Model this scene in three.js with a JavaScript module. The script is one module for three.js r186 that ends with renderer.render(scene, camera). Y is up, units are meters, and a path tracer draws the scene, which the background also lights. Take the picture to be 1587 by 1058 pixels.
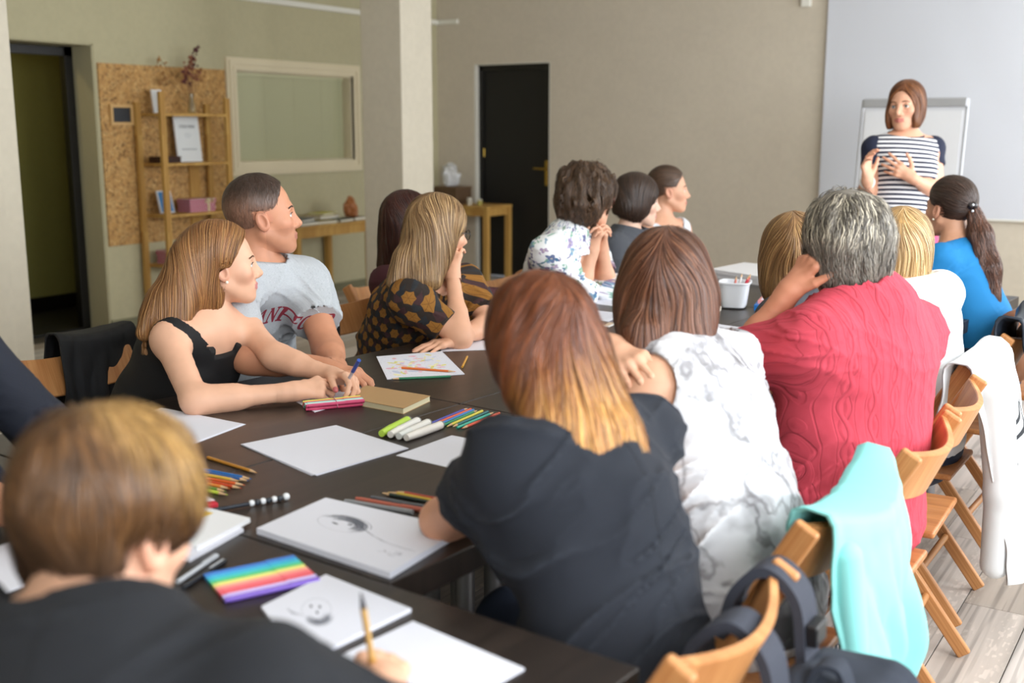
import * as THREE from 'three';
import { mergeGeometries } from 'three/addons/utils/BufferGeometryUtils.js';
import { RoundedBoxGeometry } from 'three/addons/geometries/RoundedBoxGeometry.js';
import { RectAreaLightUniformsLib } from 'three/addons/lights/RectAreaLightUniformsLib.js';

// ---------------------------------------------------------------- camera, sky, daylight, exposure
const scene = new THREE.Scene();
const camera = new THREE.PerspectiveCamera(33.83, 1.5, 0.05, 60);
camera.filmGauge = 36;
camera.position.set(0, 1.47, 0);
camera.rotation.order = 'YXZ';
camera.rotation.set(-10.707 * Math.PI / 180, 32.92 * Math.PI / 180, 0);
camera.focus = 3.25;
camera.userData.fStop = 2.6;
const renderer = new THREE.WebGLRenderer();
renderer.toneMapping = THREE.LinearToneMapping;
renderer.toneMappingExposure = 1.04;
renderer.shadowMap.enabled = true;
scene.background = new THREE.Color().setRGB(2.1, 2.3, 2.6);           // even overcast sky outside the windows
RectAreaLightUniformsLib.init();
// the window wall runs along x = 1.3, beside and behind the camera; daylight enters through four tall windows
const WINDOWS = [[0.35, 2.1], [-2.35, 2.1], [-5.05, 2.1], [-7.75, 2.1]];   // centre z, width
const WIN_SILL = 0.85, WIN_TOP = 2.75;
for (const [z, w] of WINDOWS) {
  const l = new THREE.RectAreaLight(0xffffff, 6.4, w, WIN_TOP - WIN_SILL);
  l.color.setRGB(0.96, 0.985, 1.0);
  l.position.set(1.27, (WIN_SILL + WIN_TOP) / 2, z);
  l.lookAt(-6, (WIN_SILL + WIN_TOP) / 2, z);
  l.name = 'window_daylight';
  scene.add(l);
}
// ---------------------------------------------------------------- helpers
function rng(seed) { let s = seed | 0; return () => { s = (s + 0x6d2b79f5) | 0; let t = Math.imul(s ^ (s >>> 15), 1 | s); t = (t + Math.imul(t ^ (t >>> 7), 61 | t)) ^ t; return ((t ^ (t >>> 14)) >>> 0) / 4294967296; }; }
const hash3 = (x, y, z) => { let h = Math.imul(x, 374761393) ^ Math.imul(y, 668265263) ^ Math.imul(z, 1274126177); h = Math.imul(h ^ (h >>> 13), 1274126177); return ((h ^ (h >>> 16)) >>> 0) / 4294967296; };
function noise(x, y, z) {
  const ix = Math.floor(x), iy = Math.floor(y), iz = Math.floor(z); let fx = x - ix, fy = y - iy, fz = z - iz;
  fx = fx * fx * (3 - 2 * fx); fy = fy * fy * (3 - 2 * fy); fz = fz * fz * (3 - 2 * fz);
  const l = (a, b, t) => a + (b - a) * t;
  return l(l(l(hash3(ix, iy, iz), hash3(ix + 1, iy, iz), fx), l(hash3(ix, iy + 1, iz), hash3(ix + 1, iy + 1, iz), fx), fy),
    l(l(hash3(ix, iy, iz + 1), hash3(ix + 1, iy, iz + 1), fx), l(hash3(ix, iy + 1, iz + 1), hash3(ix + 1, iy + 1, iz + 1), fx), fy), fz) * 2 - 1;
}
const fbm = (x, y, z, n = 4) => { let s = 0, a = 0.5; for (let i = 0; i < n; i++) { s += a * noise(x, y, z); x *= 2.03; y *= 2.03; z *= 2.03; a *= 0.5; } return s; };
const clamp = (x, a, b) => Math.min(b, Math.max(a, x)), lerp = (a, b, t) => a + (b - a) * t;
const sstep = (a, b, x) => { const t = clamp((x - a) / (b - a), 0, 1); return t * t * (3 - 2 * t); };
const lin = (hex) => { const c = new THREE.Color(hex); return [c.r, c.g, c.b]; };
const V = (a) => new THREE.Vector3(a[0], a[1], a[2]);
const add3 = (a, b, k = 1) => [a[0] + b[0] * k, a[1] + b[1] * k, a[2] + b[2] * k], sub3 = (a, b) => [a[0] - b[0], a[1] - b[1], a[2] - b[2]];
const dot3 = (a, b) => a[0] * b[0] + a[1] * b[1] + a[2] * b[2], cross3 = (a, b) => [a[1] * b[2] - a[2] * b[1], a[2] * b[0] - a[0] * b[2], a[0] * b[1] - a[1] * b[0]];
const len3 = (a) => Math.hypot(a[0], a[1], a[2]), norm3 = (a) => { const l = len3(a) || 1; return [a[0] / l, a[1] / l, a[2] / l]; };
const mix3 = (a, b, t) => [lerp(a[0], b[0], t), lerp(a[1], b[1], t), lerp(a[2], b[2], t)];
const headingVec = (deg) => [Math.sin(deg * Math.PI / 180), 0, -Math.cos(deg * Math.PI / 180)];   // 0 looks along -z, 90 along +x

const taken = new Map();
function numbered(name) { const n = taken.get(name) ?? 0; taken.set(name, n + 1); return n ? name + '_' + String(n).padStart(3, '0') : name; }
function tag(o, label, category, group) { o.userData.label = label; o.userData.category = category; if (group) o.userData.group = group; return o; }
function thing(name, label, category, group, pos = [0, 0, 0], turn = 0) {
  const o = new THREE.Group(); o.name = numbered(name); o.position.set(...pos); o.rotation.y = turn; scene.add(o); return tag(o, label, category, group);
}
function mesh(name, geo, mat, parent) { const m = new THREE.Mesh(geo, mat); m.name = parent === scene ? numbered(name) : name; m.castShadow = m.receiveShadow = true; parent.add(m); return m; }
function struct(name, geo, mat, parent = scene) { const m = mesh(name, geo, mat, parent); if (parent === scene) m.userData.kind = 'structure'; return m; }
const at = (g, x, y, z) => g.translate(x, y, z);
const box = (w, h, d, x = 0, y = 0, z = 0) => new THREE.BoxGeometry(w, h, d).translate(x, y, z);
const rbox = (w, h, d, r, x = 0, y = 0, z = 0, seg = 2) => new RoundedBoxGeometry(w, h, d, seg, r).translate(x, y, z);
const cyl = (r0, r1, h, x = 0, y = 0, z = 0, n = 16) => new THREE.CylinderGeometry(r0, r1, h, n).translate(x, y, z);
const merge = (list) => mergeGeometries(list.map((g) => { const h = g.index ? g.toNonIndexed() : g; for (const k of Object.keys(h.attributes)) if (!['position', 'normal', 'uv'].includes(k)) h.deleteAttribute(k); return h; }));
function bar(a, b, w, h, up = [0, 1, 0], r = 0.003) {                  // a bar from a to b, w wide (sideways) and h deep (along up)
  const L = len3(sub3(b, a)), y = norm3(sub3(b, a)), x = norm3(cross3(y, up)), z = cross3(x, y);
  const g = new RoundedBoxGeometry(w, L, h, 1, Math.min(r, w / 3, h / 3));
  const m = new THREE.Matrix4().makeBasis(V(x), V(y), V(z)).setPosition(...mix3(a, b, 0.5)); return g.applyMatrix4(m);
}
function rod(a, b, ra, rb = ra, n = 10) {
  const L = len3(sub3(b, a)), y = norm3(sub3(b, a)), u = Math.abs(y[1]) > 0.9 ? [1, 0, 0] : [0, 1, 0], x = norm3(cross3(y, u)), z = cross3(x, y);
  return new THREE.CylinderGeometry(rb, ra, L, n).applyMatrix4(new THREE.Matrix4().makeBasis(V(x), V(y), V(z)).setPosition(...mix3(a, b, 0.5)));
}
const tube = (pts, r, n = 24, k = 8, closed = false) => new THREE.TubeGeometry(new THREE.CatmullRomCurve3(pts.map(V), closed), n, r, k, closed);
function tex(w, h, fn, srgb = true, rx = 1, ry = 1) {                 // fn(u, v) -> [r, g, b] 0..255
  const d = new Uint8Array(w * h * 4);
  for (let j = 0; j < h; j++) for (let i = 0; i < w; i++) { const c = fn(i / w, j / h), o = (j * w + i) * 4; d[o] = clamp(c[0], 0, 255); d[o + 1] = clamp(c[1], 0, 255); d[o + 2] = clamp(c[2], 0, 255); d[o + 3] = 255; }
  const t = new THREE.DataTexture(d, w, h); t.wrapS = t.wrapT = THREE.RepeatWrapping; t.magFilter = THREE.LinearFilter; t.repeat.set(rx, ry); if (srgb) t.colorSpace = THREE.SRGBColorSpace; t.needsUpdate = true; return t;
}
function canvasTex(w, h, draw, srgb = true) { const c = document.createElement('canvas'); c.width = w; c.height = h; draw(c.getContext('2d'), w, h); const t = new THREE.CanvasTexture(c); t.wrapS = t.wrapT = THREE.RepeatWrapping; if (srgb) t.colorSpace = THREE.SRGBColorSpace; return t; }
const std = (o) => new THREE.MeshStandardMaterial(o), phys = (o) => new THREE.MeshPhysicalMaterial(o);
const rep = (t, x, y) => { const c = t.clone(); c.repeat.set(x, y); c.needsUpdate = true; return c; };
function boxUV(g, s = 1) {                                            // uv in metres from the face each vertex belongs to
  const p = g.attributes.position, n = g.attributes.normal, uv = new Float32Array(p.count * 2);
  for (let i = 0; i < p.count; i++) { const ax = Math.abs(n.getX(i)), ay = Math.abs(n.getY(i)), az = Math.abs(n.getZ(i)); let u, v; if (ax >= ay && ax >= az) { u = p.getZ(i); v = p.getY(i); } else if (ay >= az) { u = p.getX(i); v = p.getZ(i); } else { u = p.getX(i); v = p.getY(i); } uv[i * 2] = u * s; uv[i * 2 + 1] = v * s; }
  g.setAttribute('uv', new THREE.BufferAttribute(uv, 2)); return g;
}
// wood along v: fine grain streaks
const woodTex = (base, dark, seed, sx = 14) => tex(256, 512, (u, v) => { const g = fbm(u * sx + seed, v * 1.6, seed, 4) * 0.9 + noise(u * 90, v * 5, seed) * 0.25; const k = clamp(0.5 + g, 0, 1); return [lerp(base[0], dark[0], k), lerp(base[1], dark[1], k), lerp(base[2], dark[2], k)]; });
const fineBump = tex(256, 256, (u, v) => { const n = 128 + 70 * noise(u * 64, v * 64, 1) + 50 * noise(u * 128, v * 128, 7); return [n, n, n]; }, false);

// ---------------------------------------------------------------- distance fields and their meshing
const sEll = (x, y, z, rx, ry, rz) => { const a = x / rx, b = y / ry, c = z / rz, k0 = Math.sqrt(a * a + b * b + c * c), k1 = Math.sqrt(a * a / (rx * rx) + b * b / (ry * ry) + c * c / (rz * rz)); return k1 < 1e-9 ? -Math.min(rx, ry, rz) : k0 * (k0 - 1) / k1; };
const smin = (a, b, k) => { const h = Math.max(k - Math.abs(a - b), 0) / k; return Math.min(a, b) - h * h * k * 0.25; };
const smax = (a, b, k) => -smin(-a, -b, k);
function capsule(a, b, ra, rb) { const dx = b[0] - a[0], dy = b[1] - a[1], dz = b[2] - a[2], dd = dx * dx + dy * dy + dz * dz || 1e-9; return (x, y, z) => { const px = x - a[0], py = y - a[1], pz = z - a[2], t = clamp((px * dx + py * dy + pz * dz) / dd, 0, 1), ex = px - dx * t, ey = py - dy * t, ez = pz - dz * t; return Math.sqrt(ex * ex + ey * ey + ez * ez) - (ra + (rb - ra) * t); }; }
// elliptic tapered capsule: side axis s, width radii wa/wb along s, depth radii da/db across
function flatCapsule(a, b, s, wa, da, wb, db) {
  const ax = norm3(sub3(b, a)), L = len3(sub3(b, a)); let sx = sub3(s, ax.map((v) => v * dot3(s, ax))); sx = norm3(sx); const fz = cross3(sx, ax);
  return (x, y, z) => { const p = [x - a[0], y - a[1], z - a[2]], h = dot3(p, ax), t = clamp(h / L, 0, 1), u = dot3(p, sx), w = dot3(p, fz), o = h - t * L, rx = lerp(wa, wb, t), rz = lerp(da, db, t); return sEll(u, o, w, rx, Math.min(rx, rz), rz); };
}
const place = (c, b, f) => (x, y, z) => { const px = x - c[0], py = y - c[1], pz = z - c[2]; return f(px * b[0][0] + py * b[0][1] + pz * b[0][2], px * b[1][0] + py * b[1][1] + pz * b[1][2], px * b[2][0] + py * b[2][1] + pz * b[2][2]); };
function union(prims) { return (x, y, z) => { let d = 1e3; for (const [f, k] of prims) { const e = f(x, y, z); d = k ? smin(d, e, k) : Math.min(d, e); } return d; }; }
function netMesh(sdf, lo, hi, cell, opt = {}) {
  const n = [0, 1, 2].map((i) => Math.ceil((hi[i] - lo[i]) / cell) + 1), [nx, ny, nz] = n, val = new Float32Array(nx * ny * nz), B = 6, id = (i, j, k) => i + nx * (j + ny * k);
  const slack = opt.slack ?? 1.35;
  for (let bz = 0; bz < nz; bz += B) for (let by = 0; by < ny; by += B) for (let bx = 0; bx < nx; bx += B) {
    const d = sdf(lo[0] + (bx + B / 2) * cell, lo[1] + (by + B / 2) * cell, lo[2] + (bz + B / 2) * cell), far = Math.abs(d) > B * cell * 0.87 * slack + 0.004;
    for (let k = bz; k < Math.min(bz + B, nz); k++) for (let j = by; j < Math.min(by + B, ny); j++) for (let i = bx; i < Math.min(bx + B, nx); i++) val[id(i, j, k)] = far ? d : sdf(lo[0] + i * cell, lo[1] + j * cell, lo[2] + k * cell);
  }
  const pos = [], vid = new Int32Array(nx * ny * nz).fill(-1), idx = [];
  const E = [[0, 1], [2, 3], [4, 5], [6, 7], [0, 2], [1, 3], [4, 6], [5, 7], [0, 4], [1, 5], [2, 6], [3, 7]];
  for (let k = 0; k < nz - 1; k++) for (let j = 0; j < ny - 1; j++) for (let i = 0; i < nx - 1; i++) {
    const c = []; let m = 0; for (let q = 0; q < 8; q++) { const v = val[id(i + (q & 1), j + ((q >> 1) & 1), k + (q >> 2))]; c.push(v); if (v < 0) m |= 1 << q; }
    if (m === 0 || m === 255) continue;
    let x = 0, y = 0, z = 0, w = 0;
    for (const [a, b] of E) { if ((c[a] < 0) === (c[b] < 0)) continue; const t = c[a] / (c[a] - c[b]); x += lerp(a & 1, b & 1, t); y += lerp((a >> 1) & 1, (b >> 1) & 1, t); z += lerp(a >> 2, b >> 2, t); w++; }
    vid[id(i, j, k)] = pos.length / 3; pos.push(lo[0] + (i + x / w) * cell, lo[1] + (j + y / w) * cell, lo[2] + (k + z / w) * cell);
  }
  for (let k = 1; k < nz - 1; k++) for (let j = 1; j < ny - 1; j++) for (let i = 1; i < nx - 1; i++) {
    const a = val[id(i, j, k)] < 0;
    const quad = (p, q, r, s, f) => { if (p < 0 || q < 0 || r < 0 || s < 0) return; if (f) idx.push(p, q, r, p, r, s); else idx.push(p, r, q, p, s, r); };
    if (a !== (val[id(i + 1, j, k)] < 0)) quad(vid[id(i, j - 1, k - 1)], vid[id(i, j, k - 1)], vid[id(i, j, k)], vid[id(i, j - 1, k)], a);
    if (a !== (val[id(i, j + 1, k)] < 0)) quad(vid[id(i - 1, j, k - 1)], vid[id(i - 1, j, k)], vid[id(i, j, k)], vid[id(i, j, k - 1)], a);
    if (a !== (val[id(i, j, k + 1)] < 0)) quad(vid[id(i - 1, j - 1, k)], vid[id(i, j - 1, k)], vid[id(i, j, k)], vid[id(i - 1, j, k)], a);
  }
  const N = pos.length / 3, nor = new Float32Array(N * 3), e = cell * 0.6;
  const col = opt.color ? new Float32Array(N * 3) : null, uv = new Float32Array(N * 2);
  for (let i = 0; i < N; i++) {
    const x = pos[i * 3], y = pos[i * 3 + 1], z = pos[i * 3 + 2];
    const d0 = sdf(x, y, z), g = norm3([sdf(x + e, y, z) - d0, sdf(x, y + e, z) - d0, sdf(x, y, z + e) - d0]);
    nor.set(g, i * 3); if (col) col.set(opt.color(x, y, z, g), i * 3); if (opt.uv) uv.set(opt.uv(x, y, z, g), i * 2);
  }
  const g = new THREE.BufferGeometry(); g.setAttribute('position', new THREE.BufferAttribute(new Float32Array(pos), 3)); g.setAttribute('normal', new THREE.BufferAttribute(nor, 3)); g.setAttribute('uv', new THREE.BufferAttribute(uv, 2)); if (col) g.setAttribute('color', new THREE.BufferAttribute(col, 3)); g.setIndex(idx); return g;
}
function mergeKeep(list) { const cols = list.some((g) => g.attributes.color); for (const g of list) if (cols && !g.attributes.color) g.setAttribute('color', new THREE.BufferAttribute(new Float32Array(g.attributes.position.count * 3).fill(1), 3)); return mergeGeometries(list); }
// ---------------------------------------------------------------- the room
const XL = -6.95, XR = 1.3, ZB = -9.35, ZF = 2.7, CEIL = 3.1, TH = 0.28;
const plaster = (hex, seed) => { const c = new THREE.Color(hex), s = [c.r, c.g, c.b].map((v) => 255 * (v <= 0.0031308 ? v * 12.92 : 1.055 * Math.pow(v, 1 / 2.4) - 0.055)); const t = tex(256, 256, (u, v) => { const n = 1 + 0.008 * noise(u * 9, v * 9, seed) + 0.012 * noise(u * 60, v * 60, seed + 3); return s.map((q) => q * n); }); t.repeat.set(0.6, 0.6); const b = rep(fineBump, 3, 3); return std({ map: t, roughness: 0.9, bumpMap: b, bumpScale: 0.0006 }); };
const M = {
  wallLeft: plaster('#b9b292', 1), wallBack: plaster('#cdc3b2', 5), wallPlain: plaster('#d8d4c8', 9), ceiling: plaster('#eae7de', 11), pillar: plaster('#d2cab8', 13), hall: plaster('#8c884a', 15),
  whitePaint: std({ color: '#e6e4da', roughness: 0.55 }), creamFrame: std({ color: '#dcd0b2', roughness: 0.6 }), skirting: std({ color: '#77745a', roughness: 0.7 }),
  blackDoor: std({ color: '#0b0b0b', roughness: 0.55 }), blackFrame: std({ color: '#0d0c0b', roughness: 0.4 }), darkFloor: std({ color: '#131312', roughness: 0.6 }),
  brass: std({ color: '#c2a04a', metalness: 0.9, roughness: 0.35 }), glass: phys({ color: '#ffffff', transmission: 1, thickness: 0, roughness: 0.02, ior: 1.45 }), screen: std({ color: '#d2d5dd', roughness: 0.75, bumpMap: rep(fineBump, 2, 2), bumpScale: 0.0003 }),
};
// walls with thickness and real openings
const wl = (z0, z1, y0, y1) => boxUV(box(TH, y1 - y0, Math.abs(z1 - z0), XL - TH / 2, (y0 + y1) / 2, (z0 + z1) / 2));
const D1 = [-4.25, -5.27, 2.065], W1 = [-6.6, -8.03, 1.195, 1.94];
struct('wall_left', merge([wl(ZF, D1[0], 0, CEIL), wl(D1[0], D1[1], D1[2], CEIL), wl(D1[1], W1[0], 0, CEIL), wl(W1[0], W1[1], 0, W1[2]), wl(W1[0], W1[1], W1[3], CEIL), wl(W1[1], ZB - TH, 0, CEIL)]), M.wallLeft);
const wb = (x0, x1, y0, y1) => boxUV(box(Math.abs(x1 - x0), y1 - y0, TH, (x0 + x1) / 2, (y0 + y1) / 2, ZB - TH / 2));
const D2 = [-6.5, -5.62, 2.1];
struct('wall_back', merge([wb(XL, D2[0], 0, CEIL), wb(D2[0], D2[1], D2[2], CEIL), wb(D2[1], XR + TH, 0, CEIL)]), M.wallBack);
const wr = (z0, z1, y0, y1) => boxUV(box(TH, y1 - y0, Math.abs(z1 - z0), XR + TH / 2, (y0 + y1) / 2, (z0 + z1) / 2));
{ const g = []; let z = ZF; for (const [c, w] of WINDOWS) { g.push(wr(z, c + w / 2, 0, CEIL), wr(c + w / 2, c - w / 2, 0, WIN_SILL), wr(c + w / 2, c - w / 2, WIN_TOP, CEIL)); z = c - w / 2; } g.push(wr(z, ZB - TH, 0, CEIL)); struct('wall_right', merge(g), M.wallPlain); }
struct('wall_front', boxUV(box(XR - XL + 2 * TH, CEIL, TH, (XL + XR) / 2, CEIL / 2, ZF + TH / 2)), M.wallPlain);
struct('ceiling', boxUV(box(XR - XL + 2 * TH, 0.2, ZF - ZB + 2 * TH, (XL + XR) / 2, CEIL + 0.1, (ZF + ZB) / 2)), M.ceiling);
WINDOWS.forEach(([c, w], i) => {                                       // frames, glass and sills of the daylight windows
  const win = new THREE.Group(); win.name = 'window_' + (i + 2); win.userData.kind = 'structure'; scene.add(win); const h = WIN_TOP - WIN_SILL, y = (WIN_TOP + WIN_SILL) / 2, x = XR + 0.14;
  mesh('window_frame', merge([box(0.07, 0.07, w, x, WIN_TOP - 0.035, c), box(0.07, 0.07, w, x, WIN_SILL + 0.035, c), ...[-w / 2 + 0.035, 0, w / 2 - 0.035].map((o) => box(0.07, h, 0.07, x, y, c + o))]), M.whitePaint, win);
  for (const s of [-1, 1]) mesh('pane', box(0.006, h - 0.14, w / 2 - 0.105, x, y, c + s * w / 4), M.glass, win);
  mesh('window_sill', rbox(0.3, 0.035, w + 0.1, 0.008, XR + 0.02, WIN_SILL - 0.018, c), M.whitePaint, win);
});
// floor: whitewashed laminate planks laid along z
struct('floor', box(XR - XL + 2 * TH, 0.1, ZF - ZB + 2 * TH, (XL + XR) / 2, -0.058, (ZF + ZB) / 2), std({ color: '#4a443c', roughness: 0.9 }));
{
  const floor = scene.getObjectByName('floor'), PW = 0.192, PL = 1.28, R = rng(41);
  const variants = [0, 1, 2, 3, 4, 5].map((k) => { const b = [[200, 192, 184], [186, 176, 167], [210, 204, 198], [172, 161, 150], [192, 185, 179], [204, 195, 186]][k]; const t = tex(128, 512, (u, v) => { const g = fbm(u * 7 + k * 9, v * 2.2 + k, k, 4), scr = sstep(0.18, 0.5, noise(u * 30 + k * 7, v * 60, k)) * sstep(0.0, 0.4, noise(u * 4, v * 6 + k * 3, k + 5)), dk = sstep(0.25, 0.6, noise(u * 22, v * 3 + k * 5, k + 9)); const q = 1 + 0.16 * g - 0.15 * dk + 0.1 * scr; return b.map((c) => c * q); }); t.wrapS = t.wrapT = THREE.ClampToEdgeWrapping; return std({ map: t, roughness: 0.5 }); });
  const geo = new RoundedBoxGeometry(PW - 0.0025, 0.012, PL - 0.0025, 1, 0.0012).toNonIndexed(); { const p = geo.attributes.position, uv = new Float32Array(p.count * 2); for (let i = 0; i < p.count; i++) { uv[i * 2] = p.getX(i) / PW + 0.5; uv[i * 2 + 1] = p.getZ(i) / PL + 0.5; } geo.setAttribute('uv', new THREE.BufferAttribute(uv, 2)); }
  const rest = variants.map(() => []); let row = 0;
  for (let x = XL + PW / 2; x < XR + 0.05; x += PW, row++) for (let z = ZB + ((row * 0.47) % 1) * PL - PL / 2; z < ZF + PL / 2; z += PL) {
    const zz0 = Math.max(z - PL / 2, ZB), zz1 = Math.min(z + PL / 2, ZF); if (zz1 - zz0 < 0.05 || x > XR - 0.02) continue;
    const k = Math.floor(R() * 6), seen = (x > -1.3 && x < 0.2 && z > -5 && z < -1.2) || (x < -2.9 && z < -2.6);
    const sc = (zz1 - zz0) / PL, m = new THREE.Matrix4().makeScale(1, 1, sc).setPosition(x, -0.006, (zz0 + zz1) / 2);
    if (seen) { const p = mesh('plank', geo, variants[k], floor); p.position.set(x, -0.006, (zz0 + zz1) / 2); p.scale.z = sc; } else rest[k].push(geo.clone().applyMatrix4(m));
  }
  const g = new THREE.Group(); g.name = 'further_planks'; g.userData.kind = 'stuff'; floor.add(g);
  rest.forEach((l, k) => { if (l.length) { const m = mesh('further_planks', mergeGeometries(l), variants[k], floor); m.userData.kind = 'stuff'; } }); floor.remove(g);
}
// pillars
const pil = (x, z, s) => boxUV(rbox(s, CEIL, s, 0.006, x - s / 2, CEIL / 2, z - s / 2));
struct('trim_1', pil(-5.154, -6.5, 0.37), M.pillar).name = 'pillar';
struct('trim_2', pil(-5.154, -3.06, 0.37), M.pillar).name = 'pillar_001';
// white trunking along the walls at 2.5 m
struct('trim_3', merge([rbox(0.03, 0.045, 3.9, 0.004, XL + 0.015, 2.515, ZB + 1.95), rbox(0.27, 0.045, 0.03, 0.004, XL + 0.135, 2.515, ZB + 0.015)]), M.whitePaint);
mesh('sensor', rbox(0.085, 0.13, 0.035, 0.012, 0, 0, 0), M.whitePaint, scene); scene.getObjectByName('sensor').position.set(-3.17, 2.52, ZB + 0.0175); tag(scene.getObjectByName('sensor'), 'small white sensor box high on the wall beside the screen', 'sensor');
// skirting
struct('baseboard_left', merge([box(0.015, 0.075, Math.abs(D1[1] - ZB), XL + 0.0075, 0.0375, (D1[1] + ZB) / 2), box(0.015, 0.075, ZF - D1[0], XL + 0.0075, 0.0375, (ZF + D1[0]) / 2)]), M.skirting);
struct('baseboard_back', merge([box(D2[0] - XL, 0.075, 0.015, (D2[0] + XL) / 2, 0.0375, ZB + 0.0075), box(XR - D2[1], 0.075, 0.015, (XR + D2[1]) / 2, 0.0375, ZB + 0.0075)]), M.skirting);
// doorway in the left wall with black inner frame and the dim hall behind it
{
  const d = new THREE.Group(); d.name = 'door_1'; d.userData.kind = 'structure'; scene.add(d); const zc = (D1[0] + D1[1]) / 2, w = D1[0] - D1[1], x = XL - TH;
  mesh('lining', merge([box(TH - 0.01, D1[2], 0.012, XL - TH / 2, D1[2] / 2, D1[1] + 0.006), box(TH - 0.01, D1[2], 0.012, XL - TH / 2, D1[2] / 2, D1[0] - 0.006), box(TH - 0.01, 0.012, w, XL - TH / 2, D1[2] - 0.006, zc)]), M.wallLeft, d);
  mesh('door_frame', merge([box(0.06, D1[2] - 0.02, 0.07, x + 0.03, D1[2] / 2, D1[1] + 0.045), box(0.06, D1[2] - 0.02, 0.07, x + 0.03, D1[2] / 2, D1[0] - 0.045), box(0.06, 0.06, w, x + 0.03, D1[2] - 0.05, zc), box(0.06, 0.015, w, x + 0.03, 0.008, zc)]), M.blackFrame, d);
  const hall = (n, g, m) => struct(n, g, m); const hx = x - 0.9;
  hall('wall_hall_far', boxUV(box(0.1, 2.6, 3.2, hx - 0.05, 1.3, -4.8)), M.hall); hall('wall_hall_end', boxUV(box(0.9, 2.6, 0.1, x - 0.45, 1.3, -6.35)), M.hall); hall('wall_hall_near', boxUV(box(0.9, 2.6, 0.1, x - 0.45, 1.3, -3.25)), M.hall);
  hall('ceiling_hall', box(1.0, 0.1, 3.2, x - 0.45, 2.65, -4.8), M.hall); hall('floor_hall', box(0.9, 0.06, 3.2, x - 0.45, -0.02, -4.8), M.darkFloor); hall('baseboard_hall', box(0.02, 0.12, 3.0, hx + 0.01, 0.07, -4.8), M.blackFrame);
}
// black door in the back wall
{
  const d = new THREE.Group(); d.name = 'door_2'; d.userData.kind = 'structure'; scene.add(d); const xc = (D2[0] + D2[1]) / 2, w = D2[1] - D2[0];
  mesh('door_lining', merge([box(0.012, D2[2], TH, D2[0] + 0.006, D2[2] / 2, ZB - TH / 2), box(0.012, D2[2], TH, D2[1] - 0.006, D2[2] / 2, ZB - TH / 2), box(w, 0.012, TH, xc, D2[2] - 0.006, ZB - TH / 2)]), M.wallPlain, d);
  mesh('door_frame', merge([box(0.05, D2[2], 0.05, D2[0] + 0.035, D2[2] / 2, ZB - 0.09), box(0.05, D2[2], 0.05, D2[1] - 0.035, D2[2] / 2, ZB - 0.09), box(w, 0.05, 0.05, xc, D2[2] - 0.035, ZB - 0.09)]), M.blackFrame, d);
  mesh('door_leaf', rbox(w - 0.07, D2[2] - 0.05, 0.04, 0.004, xc, D2[2] / 2 - 0.01, ZB - 0.11), M.blackDoor, d);
  mesh('handle_plate', rbox(0.042, 0.24, 0.008, 0.003, D2[1] - 0.085, 1.05, ZB - 0.086), M.brass, d);
  mesh('door_handle', merge([rod([D2[1] - 0.085, 1.09, ZB - 0.09], [D2[1] - 0.085, 1.09, ZB - 0.04], 0.009), rod([D2[1] - 0.08, 1.09, ZB - 0.042], [D2[1] - 0.21, 1.095, ZB - 0.04], 0.009, 0.007)]), M.brass, d);
  mesh('door_hinge', rod([D2[0] + 0.06, 1.2, ZB - 0.08], [D2[0] + 0.06, 1.28, ZB - 0.08], 0.009), M.brass, d);
}
// interior window with closed blind
{
  const w = new THREE.Group(); w.name = 'window_1'; w.userData.kind = 'structure'; scene.add(w); const [z0, z1, y0, y1] = W1, zc = (z0 + z1) / 2, yc = (y0 + y1) / 2, ww = z0 - z1, hh = y1 - y0;
  const fr = (o, t, d, x) => merge([box(d, t, ww + 2 * o, x, y1 + o - t / 2, zc), box(d, t, ww + 2 * o, x, y0 - o + t / 2, zc), box(d, hh + 2 * o - 2 * t, t, x, yc, z0 + o - t / 2), box(d, hh + 2 * o - 2 * t, t, x, yc, z1 - o + t / 2)]);
  mesh('window_frame', merge([fr(0.1, 0.1, 0.024, XL + 0.012), fr(0.075, 0.03, 0.036, XL + 0.018), fr(0.03, 0.03, 0.03, XL + 0.015)]), M.creamFrame, w);
  mesh('window_lining', fr(0, 0.012, TH, XL - TH / 2), M.creamFrame, w);
  mesh('pane', box(0.005, hh - 0.02, ww - 0.02, XL - 0.045, yc, zc), M.glass, w);
  const slat = new THREE.BoxGeometry(0.0245, 0.0012, ww - 0.03).rotateZ(0.9), sm = std({ color: '#d6d6b0', roughness: 0.6 });
  for (let y = y0 + 0.025; y < y1 - 0.03; y += 0.0215) { const s = mesh('slat', slat, sm, w); s.position.set(XL - 0.1, y, zc); }
  mesh('head_rail', box(0.03, 0.03, ww - 0.03, XL - 0.1, y1 - 0.02, zc), sm, w);
  mesh('cord', merge([0.3, -0.05, -0.4].map((o) => box(0.0015, hh - 0.04, 0.0015, XL - 0.086, yc, zc + o))), std({ color: '#c9c7a4' }), w);
  const ox = XL - TH - 0.95; struct('wall_office', merge([box(0.1, 2.7, 3.4, ox, 1.35, -8.05), box(0.95, 2.7, 0.1, ox + 0.47, 1.35, -6.42), box(0.95, 2.7, 0.1, ox + 0.47, 1.35, -9.7)].map((g) => boxUV(g))), M.wallPlain); struct('ceiling_office', box(1.05, 0.1, 3.4, ox + 0.47, 2.75, -8.05), M.ceiling); struct('floor_office', box(1.05, 0.06, 3.4, ox + 0.47, -0.03, -8.05), M.darkFloor);
}
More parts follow.
